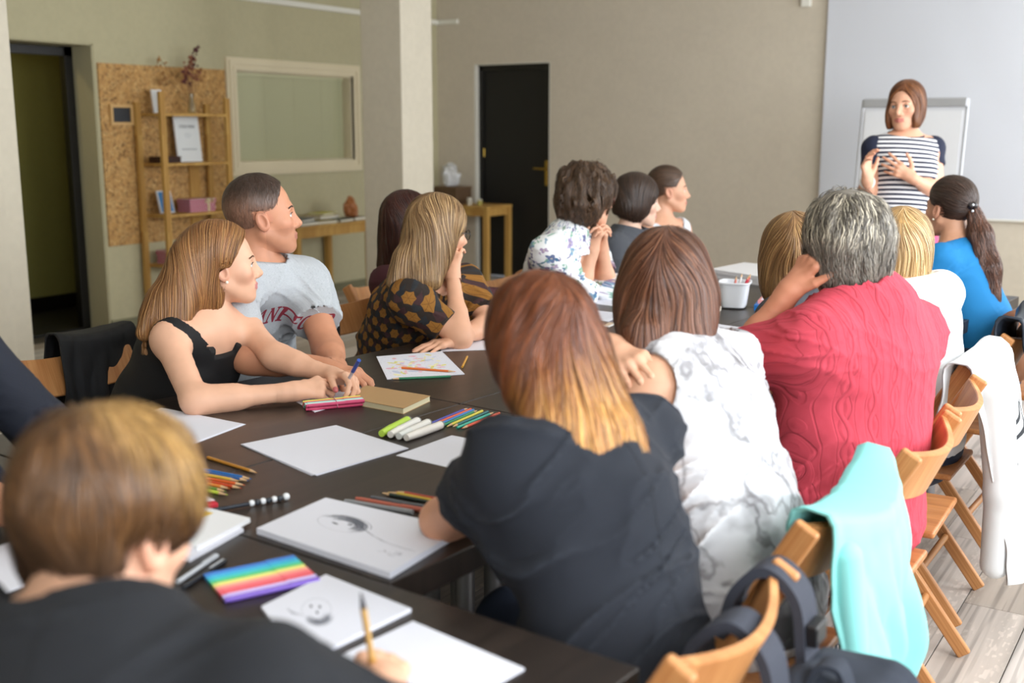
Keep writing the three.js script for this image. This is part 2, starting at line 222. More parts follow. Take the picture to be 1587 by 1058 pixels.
// long white screen sheet hanging on the back wall
{
  const W = 2.9, y0 = 0.78, y1 = 3.02, nx = 60, ny = 50, g = new THREE.PlaneGeometry(W, y1 - y0, nx, ny), p = g.attributes.position;
  for (let i = 0; i < p.count; i++) { const x = p.getX(i), y = p.getY(i), e = Math.abs(Math.abs(x) - W / 2) < 0.01 ? 0 : 1; p.setZ(i, e * (0.006 * fbm(x * 1.3, y * 0.5, 3, 3) + 0.004 * Math.abs(noise(x * 2.1 + y * 0.9, y * 0.7, 8)))); }
  g.computeVertexNormals(); const s = thing('projection_screen', 'large white creased screen sheet hanging on the wall behind the presenter', 'screen', null, [-2.98 + W / 2, (y0 + y1) / 2, ZB + 0.03]);
  mesh('sheet', g, M.screen, s); mesh('backing', box(W - 0.004, y1 - y0 - 0.004, 0.003, 0, 0, -0.012), M.screen, s); mesh('bottom_bar', rod([-W / 2, -(y1 - y0) / 2, -0.002], [W / 2, -(y1 - y0) / 2, -0.002], 0.009), M.whitePaint, s); mesh('roller_case', rbox(W + 0.06, 0.07, 0.07, 0.02, 0, (y1 - y0) / 2 + 0.03, 0.008), M.whitePaint, s);
}
// particle-board panel
{
  const t = canvasTex(1024, 1024, (c, w, h) => { const R = rng(7); c.fillStyle = '#b98c50'; c.fillRect(0, 0, w, h); for (let i = 0; i < 9000; i++) { const x = R() * w, y = R() * h, l = 14 + R() * 50, k = 3 + R() * 9, q = R(), a = R() * 6.3; c.save(); c.translate(x, y); c.rotate(a); const b = q < 0.12 ? [96, 66, 32] : q < 0.5 ? [176, 132, 76] : q < 0.8 ? [200, 158, 98] : [214, 178, 120]; const n = 0.85 + R() * 0.25; c.fillStyle = `rgba(${b.map((v) => Math.round(v * n)).join(',')},${0.45 + R() * 0.4})`; c.beginPath(); c.moveTo(-l / 2, -k / 2 * R()); c.lineTo(l / 2, -k / 2); c.lineTo(l / 2 * (0.6 + 0.4 * R()), k / 2); c.lineTo(-l / 2, k / 2 * R()); c.fill(); c.restore(); } });
  t.repeat.set(0.9, 0.9); const o = struct('trim_4', boxUV(box(0.014, 1.31, 1.2, XL + 0.007, 1.28, -5.89)), std({ map: t, roughness: 0.7, bumpMap: t, bumpScale: 0.0008 })); o.name = 'wall_panel';
}
{ // ceiling lamp of the hall beyond the doorway
  const l = thing('ceiling_lamp', 'small round ceiling lamp in the dim hall beyond the doorway', 'lamp', null, [XL - TH - 0.45, 2.56, -4.2]); mesh('lamp_base', cyl(0.1, 0.1, 0.03, 0, 0.02, 0, 24), M.whitePaint, l); mesh('lamp_shade', new THREE.SphereGeometry(0.09, 20, 10, 0, 6.2832, Math.PI / 2, Math.PI / 2), std({ color: '#f4efdf', emissive: '#ffe9b8', emissiveIntensity: 0.6 }), l);
  const p = new THREE.PointLight(0xffe6b0, 0.75, 0, 2); p.position.set(0, -0.13, 0); p.castShadow = true; p.shadow.radius = 3; p.name = 'hall_lamp_light'; l.add(p); }
// ---------------------------------------------------------------- furniture
const tr = [-1.106, -1.343], TA = 4.5 * Math.PI / 180;                // the corner the tables are laid out from, and their turn
const T = (u, v) => [tr[0] + u * Math.cos(TA) + v * Math.sin(TA), tr[1] + u * Math.sin(TA) - v * Math.cos(TA)];
const TY = 0.74;
M.table = std({ map: (() => { const t = tex(256, 512, (u, v) => { const g = fbm(u * 24, v * 2, 4, 4); const q = 1 + 0.35 * g; return [44 * q, 37 * q, 33 * q]; }); t.repeat.set(2, 1); return t; })(), roughness: 0.36 });
M.steel = std({ color: '#9a9da2', metalness: 0.85, roughness: 0.35 });
function table(u0, u1, v0, v1, label) {
  const w = u1 - u0 - 0.004, d = v1 - v0 - 0.004, [x, z] = T((u0 + u1) / 2, (v0 + v1) / 2), t = thing('table', label, 'table', 'dark tables pushed together', [x, 0, z], -TA);
  mesh('tabletop', boxUV(rbox(w, 0.05, d, 0.003, 0, TY - 0.025, 0)), M.table, t);
  for (const sx of [-1, 1]) for (const sz of [-1, 1]) { const l = mesh('leg', cyl(0.027, 0.027, TY - 0.062, sx * (w / 2 - 0.06), (TY - 0.05) / 2 + 0.006, sz * (d / 2 - 0.06), 20), M.steel, t); mesh('foot', cyl(0.03, 0.03, 0.012, sx * (w / 2 - 0.06), 0.006, sz * (d / 2 - 0.06), 20), std({ color: '#222222' }), l); }
}
const UL = -1.395, UM = -0.698;
table(-0.535, 0.476, -0.69, 0, 'dark brown table at the row end with sketch sheets and colour pens');
table(-1.546, -0.535, -0.69, 0, 'dark brown table at the row end below the navy sleeved arm');
table(UM, 0, 0, 1.01, 'dark brown table with the large drawing pad, beside the black t-shirt');
table(UL, UM, 0, 1.01, 'dark brown table with the felt pen bundle, below the black sleeveless top');
table(UM, 0, 1.01, 2.02, 'dark brown table in front of the marbled sleeveless top');
table(UL, UM, 1.01, 2.02, 'dark brown table with the coloured-in drawing, below the grey t-shirt');
table(UM, 0, 2.02, 3.03, 'dark brown table below the grey-haired person propping the head');
table(UL, UM, 2.02, 3.03, 'dark brown table with photo sheets below the floral blouse');
table(UM, 0, 3.03, 4.04, 'dark brown table beside the blue top with the long ponytail');
table(UL, UM, 3.03, 4.04, 'dark brown table under the large white paper pad');
// folding chair: local front is +z, origin on the floor under the seat centre
M.beech = std({ map: rep(woodTex([206, 150, 96], [176, 116, 66], 3), 1, 1), roughness: 0.42 }); M.beechDark = std({ map: woodTex([188, 128, 76], [158, 100, 54], 8), roughness: 0.45 });
const chairGeo = (() => {
  const S = 0.195, o = {};
  o.post = bar([0, 0.005, 0.24], [0, 0.80, -0.21], 0.022, 0.048, [0, 0, 1], 0.008);
  o.rear = bar([0, 0.005, -0.23], [0, 0.44, 0.1], 0.02, 0.04, [0, 0, 1], 0.006);
  const shape = new THREE.Shape(); const n = 16; const W = S - 0.008; for (let i = 0; i <= n; i++) { const x = lerp(-W, W, i / n), z = -0.055 * Math.cos(x / W * Math.PI / 2); i ? shape.lineTo(x, z) : shape.moveTo(x, z); } for (let i = n; i >= 0; i--) { const x = lerp(-W, W, i / n), z = -0.055 * Math.cos(x / W * Math.PI / 2) - 0.013; shape.lineTo(x, z); }
  o.back = new THREE.ExtrudeGeometry(shape, { depth: 0.115, bevelEnabled: true, bevelSize: 0.002, bevelThickness: 0.003, bevelSegments: 1 }).rotateX(-Math.PI / 2).scale(1, 1, -1); o.back = o.back.index ? o.back : o.back; { const p = o.back.attributes.position, nn = o.back.attributes.normal; for (let i = 0; i < p.count; i += 3) { for (const a of [p, nn]) { const t = [a.getX(i + 1), a.getY(i + 1), a.getZ(i + 1)]; a.setXYZ(i + 1, a.getX(i + 2), a.getY(i + 2), a.getZ(i + 2)); a.setXYZ(i + 2, ...t); } } }
  o.back.rotateX(-0.42).translate(0, 0.69, -0.135); boxUV(o.back, 3);
  o.seat = rbox(S * 2 - 0.06, 0.02, 0.36, 0.008, 0, 0.455, 0.0); o.dowel = rod([-S + 0.02, 0, 0], [S - 0.02, 0, 0], 0.011);
  o.S = S; return o;
})();
function makeChair() {
  const c = new THREE.Group(), G = chairGeo, S = G.S;
  for (const s of [-1, 1]) { const p = mesh('post', G.post, M.beech, c); p.position.x = s * S; const r = mesh('rear_leg', G.rear, M.beech, c); r.position.x = s * (S - 0.026); }
  mesh('backrest', G.back, M.beech, c); mesh('seat', G.seat, M.beechDark, c);
  for (const [y, z] of [[0.16, -0.115], [0.33, 0.012], [0.12, 0.172]]) mesh('stretcher', G.dowel, M.beech, c).position.set(0, y, z);
  return c;
}
const chair0 = makeChair();
function chair(x, z, heading, label) { const c = chair0.clone(); c.name = numbered('folding_chair'); scene.add(c); c.position.set(x, 0.004, z); c.rotation.y = Math.PI - heading * Math.PI / 180; tag(c, label, 'chair', 'wooden folding chairs around the table'); return c; }
chair(-0.745, -1.42, -90, 'folding chair under the person in the black t-shirt, dark backpack straps on its back');
chair(-0.775, -2.0, -90, 'folding chair with the turquoise cardigan hung on its back');
chair(-0.735, -2.55, -90, 'folding chair with bare curved backrest behind the coral red sweater');
chair(-0.755, -3.0, -92, 'folding chair between the bare-backed one and the white jacket');
chair(-0.82, -3.53, -90, 'folding chair under the hanging white printed jacket');
chair(-0.8, -4.12, -88, 'folding chair under the hanging navy leather jacket');
chair(-0.76, -4.72, -95, 'folding chair with a brown bag behind the bright blue top');
chair(-2.79, -2.11, 90, 'folding chair with a black jacket behind the black sleeveless top');
chair(-2.88, -2.72, 80, 'folding chair under the man in the grey t-shirt');
chair(-2.76, -3.33, 92, 'folding chair with a dark shoulder bag behind the mustard star blouse');
chair(-3.02, -3.86, 85, 'folding chair under the person in burgundy');
chair(-2.66, -4.3, 90, 'folding chair under the floral blouse');
chair(-2.69, -4.9, 90, 'folding chair under the person with the dark bob');
chair(-2.7, -5.42, 90, 'folding chair under the person with the hair bun');
chair(-0.82, -0.34, -18, 'folding chair at the row end under the short-haired person in black');
chair(-2.45, -0.9, 85, 'folding chair under the person in the navy sleeved top');
// ladder shelf against the particle board
M.pine = std({ map: woodTex([200, 160, 88], [172, 128, 62], 5), roughness: 0.6 });
{
  const s = thing('shelf_unit', 'narrow pine shelf unit standing against the particle-board panel', 'shelf', null, [0, 0, 0]);
  const z0 = -5.58, z1 = -6.25, xr = XL + 0.05, xf = XL + 0.27;
  for (const [x, z, h] of [[xr, z0, 1.66], [xf, z0 - 0.04, 1.735], [xr, z1, 1.66], [xf, z1, 1.7]]) mesh('upright', boxUV(box(0.028, h, 0.045, x, h / 2 + 0.004, z), 1.4), M.pine, s);
  for (const y of [0.1, 0.46, 0.835, 1.212, 1.575]) { mesh('shelf_board', boxUV(box(xf - xr + 0.03, 0.02, z0 - z1 - 0.04, (xr + xf) / 2, y, (z0 + z1) / 2), 1.4), M.pine, s); }
  mesh('back_batten', boxUV(box(0.015, 0.9, 0.1, XL + 0.025, 1.1, z1 + 0.14), 1.4), M.pine, s);
}
// pine tables by the walls
function pineTable(name, x0, x1, z0, z1, h, label, apron = 0.075) {
  const t = thing(name, label, 'table', null, [(x0 + x1) / 2, 0, (z0 + z1) / 2]), w = x1 - x0, d = Math.abs(z1 - z0);
  mesh('tabletop', boxUV(rbox(w, 0.022, d, 0.003, 0, h - 0.011, 0), 1.4), M.pine, t);
  mesh('apron', boxUV(merge([box(w - 0.05, apron, 0.02, 0, h - 0.022 - apron / 2, d / 2 - 0.03), box(w - 0.05, apron, 0.02, 0, h - 0.022 - apron / 2, -d / 2 + 0.03), box(0.02, apron, d - 0.05, w / 2 - 0.03, h - 0.022 - apron / 2, 0), box(0.02, apron, d - 0.05, -w / 2 + 0.03, h - 0.022 - apron / 2, 0)]), 1.4), M.pine, t);
  for (const sx of [-1, 1]) for (const sz of [-1, 1]) mesh('leg', boxUV(box(0.05, h - 0.022, 0.05, sx * (w / 2 - 0.03), (h - 0.022) / 2 + 0.002, sz * (d / 2 - 0.03)), 1.4), M.pine, t);
}
pineTable('side_table', XL + 0.03, -6.38, -6.66, -7.62, 0.69, 'pine side table with books below the blind window');
pineTable('side_table', -6.9, -6.03, -9.32, -8.88, 0.745, 'pine table with a brown box in front of the black door');
// flip chart
{
  const f = thing('flip_chart', 'white flip chart board standing behind the presenter', 'flip chart', null, [-1.98, 0, -8.05], -0.05), white = std({ color: '#dadce1', roughness: 0.35 }), grey = std({ color: '#b4b6ba', metalness: 0.4, roughness: 0.4 });
  const tilt = new THREE.Group(); const bd = (g) => g.rotateX(-0.12).translate(0, 0.62, 0);
  mesh('board', bd(rbox(0.70, 1.06, 0.018, 0.004, 0, 0.53, 0)), white, f); mesh('board_frame', merge([bd(rod([-0.355, 0, 0.004], [-0.355, 1.06, 0.004], 0.011)), bd(rod([0.355, 0, 0.004], [0.355, 1.06, 0.004], 0.011)), bd(rod([-0.355, 0, 0.004], [0.355, 0, 0.004], 0.009))]), grey, f);
  mesh('clamp_bar', bd(rbox(0.71, 0.062, 0.03, 0.01, 0, 1.035, 0.012)), grey, f); mesh('pen_tray', bd(rbox(0.6, 0.02, 0.06, 0.006, 0, -0.005, 0.03)), grey, f);
  mesh('paper_pad', bd(box(0.66, 0.96, 0.008, 0, 0.5, 0.014)), std({ color: '#dfe1e5', roughness: 0.8 }), f); mesh('knob', bd(rod([-0.37, 0.2, 0.0], [-0.4, 0.2, 0.0], 0.014)), std({ color: '#1a1a1a', roughness: 0.5 }), f);
  for (const [x, z] of [[-0.42, 0.28], [0.42, 0.28], [0, -0.6]]) mesh('leg', rod([x, 0.005, z], [x * 0.45, 1.25, -0.12], 0.012), grey, f);
}
// ---------------------------------------------------------------- people: one continuous body mesh each; clothes and hair are its children
const skinMat = phys({ vertexColors: true, roughness: 0.52, sheen: 0.15, sheenColor: new THREE.Color('#ffd8c8'), sheenRoughness: 0.5 });
const hairMat = std({ vertexColors: true, roughness: 0.38 });
const eyeMat = phys({ vertexColors: true, roughness: 0.15 });
const cloth = (o) => std({ roughness: 0.85, bumpMap: rep(fineBump, 22, 22), bumpScale: 0.0004, ...o });
const bbox = (pts, pad) => { const lo = [1e9, 1e9, 1e9], hi = [-1e9, -1e9, -1e9]; for (const p of pts) for (let i = 0; i < 3; i++) { lo[i] = Math.min(lo[i], p[i] - pad); hi[i] = Math.max(hi[i], p[i] + pad); } return [lo, hi]; };
function headBasis(h) {                                               // h.yaw heading, h.pitch up, h.roll
  const m = new THREE.Matrix4().makeRotationFromEuler(new THREE.Euler((-(h.pitch ?? 0)) * Math.PI / 180, Math.PI - h.yaw * Math.PI / 180, (h.roll ?? 0) * Math.PI / 180, 'YXZ'));
  const e = m.elements; return [[e[0], e[1], e[2]], [e[4], e[5], e[6]], [e[8], e[9], e[10]]];   // x = person's left, y up, z out of the face
}
function headField(male) {                                            // head in its own frame, metres
  const w = male ? 1.05 : 1, j = male ? 1.12 : 0.96;
  const jl = capsule([0.054 * w, -0.05, -0.005], [0.017, -0.1, 0.062], 0.016 * j, 0.015), br = capsule([0.03, 0.013, 0.076], [0.0, 0.013, 0.081], 0.011, 0.012);
  const no = capsule([0, 0.004, 0.086], [0, -0.034, 0.108], 0.0068, 0.0098), nb2 = capsule([0, -0.03, 0.094], [0, -0.041, 0.1], 0.011, 0.008);
  const ul = capsule([0.021, -0.0685, 0.08], [0, -0.0645, 0.0935], 0.0042, 0.0058), ll = capsule([0.019, -0.0695, 0.08], [0, -0.0755, 0.0915], 0.0042, 0.0066);
  return (X, y, z) => {
    const x = Math.abs(X);
    let d = sEll(X, y - 0.033, z + 0.012, 0.0755 * w, 0.086, 0.097);
    d = smin(d, sEll(X, y + 0.026, z - 0.026, 0.0605 * w, 0.083, 0.066), 0.03);
    d = smin(d, sEll(X, y + 0.072, z - 0.044, 0.044 * w, 0.038, 0.043), 0.02);
    d = smin(d, jl(x, y, z), 0.025);
    d = smin(d, Math.hypot(X, y + 0.1, z - 0.072) - 0.0165 * j, 0.02);
    d = smin(d, Math.hypot(x - 0.042, y + 0.026, z - 0.056) - 0.021, 0.022);
    d = smin(d, br(x, y, z), 0.018);
    d = smax(d, -(Math.hypot(x - 0.0315, y + 0.004, z - 0.098) - 0.0185), 0.012);
    d = smin(d, no(X, y, z), 0.014); d = smin(d, nb2(X, y, z), 0.008); d = smin(d, Math.hypot(x - 0.0125, y + 0.041, z - 0.093) - 0.0074, 0.008);
    d = smin(d, sEll(X, y + 0.069, z - 0.072, 0.026, 0.02, 0.02), 0.014);
    d = smin(d, Math.min(ul(x, y, z), ll(x, y, z)), 0.005);
    // eyelids: a shell round the eyeball with a slit
    const er = Math.hypot(x - 0.0315, y + 0.004, z - 0.0735); let lid = er - 0.0138; lid = Math.max(lid, -(Math.max(Math.abs(y + 0.0045) - 0.0056 * Math.sqrt(Math.max(0, 1 - ((x - 0.0315) / 0.0145) ** 2)), 0.078 - z))); d = smin(d, lid, 0.004);
    // ears
    const ez = (z + 0.006) * 0.94 + (y + 0.012) * 0.3, ey = (y + 0.012) * 0.95 - (z + 0.006) * 0.3, ex = x - 0.0775 * w - 0.12 * Math.max(0, -ez); let ear = sEll(ex, ey, ez, 0.0095, 0.031, 0.0185); ear = smax(ear, -sEll(ex - 0.009, ey - 0.003, ez - 0.002, 0.0075, 0.02, 0.0105), 0.004);
    return smin(d, ear, 0.006);
  };
}
function handField(spec, right) {                                     // spec: { w, dir, nrm (back of hand), curl[4] 0..1, thumb [out, fold], spread, s }
  const s = spec.s ?? 1, y = norm3(spec.dir), zz = norm3(sub3(spec.nrm, y.map((v) => v * dot3(spec.nrm, y)))), x = cross3(y, zz), q = right ? -1 : 1, W = spec.w;
  const P = (a, b, c) => [0, 1, 2].map((i) => W[i] + (x[i] * a * q + y[i] * b + zz[i] * c) * s);
  const bones = [];
  const base = [[0.027, 0.084, 0.0], [0.009, 0.089, 0.002], [-0.01, 0.085, 0.001], [-0.027, 0.076, -0.002]], L = [[0.043, 0.025, 0.02], [0.047, 0.029, 0.021], [0.043, 0.027, 0.02], [0.034, 0.02, 0.018]], r = [0.0086, 0.0088, 0.0083, 0.0072], tips = [];
  base.forEach((b, f) => {
    const c = spec.curl[f] ?? 0.3, sp = (spec.spread ?? 0.08) * (1.2 - f); let p = b, a = 0; const sx = Math.sin(sp), cx = Math.cos(sp);
    for (let k = 0; k < 3; k++) { a += c * [1.25, 1.5, 0.9][k]; const e = [p[0] + sx * Math.cos(a) * L[f][k], p[1] + cx * Math.cos(a) * L[f][k], p[2] - Math.sin(a) * L[f][k]]; bones.push([capsule(P(...p), P(...e), r[f] * s * (1 - 0.08 * k), r[f] * s * (0.93 - 0.1 * k)), k ? 0.002 : 0.007]); p = e; }
    tips.push(P(...p));
    bones.push([capsule(P(b[0] * 0.35, 0.012, 0), P(...b), 0.0125 * s, 0.0105 * s), 0.012]);
  });
  const [out, fold] = spec.thumb ?? [0.6, 0.4]; let p = [0.02, 0.018, -0.006]; const dirs = [[Math.sin(out), Math.cos(out), -fold * 0.7], [Math.sin(out * 0.75), Math.cos(out * 0.75), -fold], [Math.sin(out * 0.45), Math.cos(out * 0.45), -fold]];
  [[0.042, 0.0135, 0.0112], [0.032, 0.0108, 0.0095], [0.027, 0.0092, 0.0076]].forEach(([l, ra, rb], k) => { const d = norm3(dirs[k]), e = add3(p, d, l); bones.push([capsule(P(...p), P(...e), ra * s, rb * s), k ? 0.003 : 0.014]); p = e; });
  tips.push(P(...p));
  bones.push([capsule(P(0, -0.02, 0), P(0, 0.03, 0), 0.022 * s, 0.02 * s), 0.02]);
  return { sdf: union(bones), pts: [W, ...tips, ...base.map((b) => P(...b)), P(0.06, 0.04, 0), P(0, -0.03, 0)], tips };
}
function ik(sh, wr, hint, U, F) { let d = sub3(wr, sh), L = len3(d); const mx = (U + F) * 0.985; if (L > mx) { const k = mx / L; d = d.map((v) => v * k); L = mx; } const w = add3(sh, d), n = norm3(d), a = (U * U - F * F + L * L) / (2 * L), h = Math.sqrt(Math.max(0.0004, U * U - a * a)); const hv = sub3(hint, n.map((v) => v * dot3(hint, n))); return { el: add3(add3(sh, n, a), norm3(hv), h), wr: w }; }

// hair: a volume to fill out the shape and thousands of flat strands combed over it
function growHair(o, parent, hs, R) {
  const { sdf, lo, hi, cell, flow, cols, count, len, width, lift = 0.003, curl = 0, clump = 1, rootBias = 0, freeTip = 0.02, colAt } = o;
  const g = netMesh((x, y, z) => sdf(x, y, z) + 0.001 * noise(x * 90, y * 30, z * 90), lo, hi, cell, { color: (x, y, z) => { const c = colAt ? colAt([x, y, z], 0.5, 0.3) : cols[0], n = 1 + 0.25 * noise(x * 160, y * 40, z * 160); return c.map((v) => v * n); } });
  const p = g.attributes.position, n = g.attributes.normal, pos = [], nor = [], col = [], idx = [], step = o.step ?? 0.013, e = 0.003;
  const grad = (x, y, z, d) => norm3([sdf(x + e, y, z) - d, sdf(x, y + e, z) - d, sdf(x, y, z + e) - d]);
  for (let s = 0, guard = 0; s < count * 1.45 && guard < count * 5; guard++) {
    const i = Math.floor(R() * p.count); let q = [p.getX(i), p.getY(i), p.getZ(i)]; if (o.mask && !o.mask(q, R)) continue; s++;
    const cn = noise(q[0] * 38, q[1] * 12, q[2] * 38), off0 = lift * (0.3 + 0.7 * R()) * (1 + 0.6 * cn * clump), L = len * (0.55 + 0.75 * R()), K = Math.max(3, Math.round(L / step)), ph = R() * 6.28, cw = 0.7 + 0.6 * R(), tone = R(), w0 = width * 0.7 * (0.45 + 0.85 * R());
    const path = [], nn = []; let free = 0, dir = null;
    for (let k = 0; k <= K; k++) {
      const d = sdf(...q), N = grad(...q, d); if (!free) q = add3(q, N, off0 * Math.min(1, 0.3 + k / 3) - d); path.push(q); nn.push(N);
      let F = flow(q, N); if (curl) { const a = k * 1.05 * cw + ph + cn * 3, sd = norm3(cross3(F, N)); F = add3(add3(F, sd, curl * Math.sin(a)), N, curl * 0.5 * Math.cos(a)); }
      const swirl = noise(q[0] * 26, q[1] * 14, q[2] * 26) * 0.22 * clump; F = add3(F, cross3(N, F), swirl);
      let t = sub3(F, N.map((v) => v * dot3(F, N))); const tl = len3(t); if (tl < 0.3 && dot3(F, N) > 0) { free += step; if (free > freeTip) break; t = F; } else if (free) { free += step; if (free > freeTip) break; t = F; }
      t = norm3(t); if (dir) t = norm3(mix3(dir, t, 0.6)); dir = t; q = add3(q, t, step);
    }
    if (path.length < 3) continue; const b = pos.length / 3, m = path.length;
    for (let k = 0; k < m; k++) {
      const a = path[Math.max(0, k - 1)], c = path[Math.min(m - 1, k + 1)], t = norm3(sub3(c, a)), side = norm3(cross3(t, nn[k])), up = cross3(side, t), f = k / (m - 1), w = w0 * (0.35 + 0.65 * Math.sin(Math.PI * (0.12 + 0.8 * f))) * 0.5;
      for (const sg of [-1, 1]) { pos.push(path[k][0] + side[0] * w * sg, path[k][1] + side[1] * w * sg, path[k][2] + side[2] * w * sg); const nv = norm3(add3(up, side, 0.75 * sg)); nor.push(...nv); const cc = colAt ? colAt(path[k], tone, f) : mix3(cols[Math.floor(tone * cols.length)], cols[Math.floor(tone * 7.3) % cols.length], f * 0.6), v = 0.62 + 0.76 * ((tone * 13.7) % 1); col.push(cc[0] * v, cc[1] * v, cc[2] * v); }
      if (k) idx.push(b + 2 * k - 2, b + 2 * k - 1, b + 2 * k, b + 2 * k - 1, b + 2 * k + 1, b + 2 * k);
    }
  }
  const sg = new THREE.BufferGeometry(); sg.setAttribute('position', new THREE.BufferAttribute(new Float32Array(pos), 3)); sg.setAttribute('normal', new THREE.BufferAttribute(new Float32Array(nor), 3)); sg.setAttribute('uv', new THREE.BufferAttribute(new Float32Array(pos.length / 3 * 2), 2)); sg.setAttribute('color', new THREE.BufferAttribute(new Float32Array(col), 3)); sg.setIndex(idx);
  return mesh('hair', mergeKeep([g, sg]), hairMat, parent);
}

let triTotal = 0;
function person(o) {
  const R = rng(o.seed ?? 11), f = !o.male, S = o.size ?? 1, root = new THREE.Group(); root.name = numbered('person'); scene.add(root); tag(root, o.label, 'person');
  const fat = o.fat ?? 1, right = norm3(sub3(o.shR, o.shL)), up = norm3(sub3(o.nb, o.hip)), front = norm3(cross3(up, right));
  const hipSide = o.hipHeading !== undefined ? (() => { const h = headingVec(o.hipHeading); return norm3(cross3(h, [0, 1, 0])); })() : norm3([right[0], 0, right[2]]), hipFront = cross3([0, 1, 0], hipSide);
  const waist = add3(mix3(o.hip, o.nb, 0.38), front, o.slump ?? -0.01), chest = mix3(o.hip, o.nb, 0.74);
  const rw = f ? [0.165, 0.118, 0.132, 0.1, 0.142, 0.1, 0.1, 0.07] : [0.165, 0.12, 0.155, 0.112, 0.172, 0.118, 0.115, 0.08]; const [hx, hz, wx, wz, cx, cz, tx, tz] = rw.map((v, i) => v * S * (i < 4 ? fat : 1 + (fat - 1) * 0.85));
  const U = (f ? 0.275 : 0.3) * S, Fo = (f ? 0.235 : 0.26) * S;
  const arm = {}; for (const s of ['L', 'R']) { const sh = o['sh' + s]; let el = o['el' + s], wr = o['wr' + s]; if (!wr) continue; if (!el || o.ik?.includes(s)) ({ el, wr } = ik(sh, wr, el ? sub3(el, sh) : add3([0, -1, 0], right, (s === 'R' ? 1 : -1) * 0.7), U, Fo)); arm[s] = { sh, el, wr }; }
  const leg = {}; for (const s of ['L', 'R']) { const q = s === 'R' ? 1 : -1, h = add3(o.hip, hipSide, 0.085 * q * S); let kn, an; if (o.standing) { kn = add3(add3(h, [0, -0.44, 0]), hipFront, 0.02); an = add3(kn, [0, 0.09 - kn[1], 0]); } else { kn = add3(add3(h, hipFront, 0.4), [0, 0.005, 0]); kn = add3(kn, hipSide, 0.03 * q); an = add3(add3(kn, hipFront, o.footBack ?? -0.03), [0, 0.1 - kn[1], 0]); } leg[s] = { h, kn, an }; }
  // torso with offset e
  const torso = (e) => [[flatCapsule(o.hip, waist, hipSide, hx + e, hz + e, wx + e, wz + e), 0.06], [flatCapsule(waist, chest, right, wx + e, wz + e, cx + e, cz + e), 0.08], [flatCapsule(chest, add3(o.nb, up, -0.03), right, cx + e, cz + e, tx + e, tz + e), 0.07], [capsule(add3(o.shL, right, 0.02), add3(o.shR, right, -0.02), 0.05 * S + e, 0.05 * S + e), 0.07],
    ...(f && !o.flat ? [-1, 1].map((q) => [place(add3(add3(add3(chest, front, cz * 0.62), right, 0.068 * q * S), up, -0.045), [right, up, front], (x, y, z) => sEll(x, y, z, 0.062 * S * fat + e, 0.064 * S * fat + e, 0.062 * S * fat + e)), 0.045]) : [])];
  const ar = (f ? [0.043, 0.036, 0.036, 0.0245] : [0.055, 0.046, 0.044, 0.03]).map((v) => v * S * (o.armFat ?? (1 + (fat - 1) * 0.6)));
  const armPrims = (s, e, t1 = 2) => { const a = arm[s]; if (!a) return []; const out = []; const u = Math.min(1, t1), c = mix3(a.sh, a.el, u); out.push([capsule(a.sh, c, ar[0] + e, lerp(ar[0], ar[1], u) + e), 0.05]); if (t1 > 1) { const v = t1 - 1; out.push([capsule(a.el, mix3(a.el, a.wr, v), ar[2] + e, lerp(ar[2], ar[3], v) + e), 0.025]); if (v > 0.4) out.push([capsule(mix3(a.el, a.wr, 0.12), mix3(a.el, a.wr, 0.4), ar[2] * 1.06 + e, ar[2] * 0.98 + e), 0.02]); } return out; };
  const legPrims = (s, e, cut = 1) => { const l = leg[s]; return [[capsule(l.h, l.kn, 0.085 * S * fat + e, 0.06 * S + e), 0.05], [capsule(l.kn, mix3(l.kn, l.an, cut), 0.056 * S + e, lerp(0.056, 0.036, cut) * S + e), 0.03]]; };
  // ----- head, neck
  const H = o.head, hb = headBasis(H), hk = (H.s ?? 1), hf0 = headField(o.male), toL = (x, y, z) => { const px = x - H.c[0], py = y - H.c[1], pz = z - H.c[2]; return [(px * hb[0][0] + py * hb[0][1] + pz * hb[0][2]) / hk, (px * hb[1][0] + py * hb[1][1] + pz * hb[1][2]) / hk, (px * hb[2][0] + py * hb[2][1] + pz * hb[2][2]) / hk]; };
  const toW = (a) => [0, 1, 2].map((i) => H.c[i] + (a[0] * hb[0][i] + a[1] * hb[1][i] + a[2] * hb[2][i]) * hk);
  const headSdf = (x, y, z) => hf0(...toL(x, y, z)) * hk;
  const nTop = toW([0, -0.055, -0.022]), nr = (f ? 0.051 : 0.06) * S * (o.neckFat ?? 1), neck = capsule(nTop, add3(o.nb, up, -0.02), nr * 0.97, nr * 1.12);
  const skin = lin(o.skin ?? '#e3b79c').map((v, i) => v * [0.9, 0.8, 0.74][i]), lip = lin(o.lip ?? '#b8665c'), blush = lin(o.blush ?? '#d08c74');
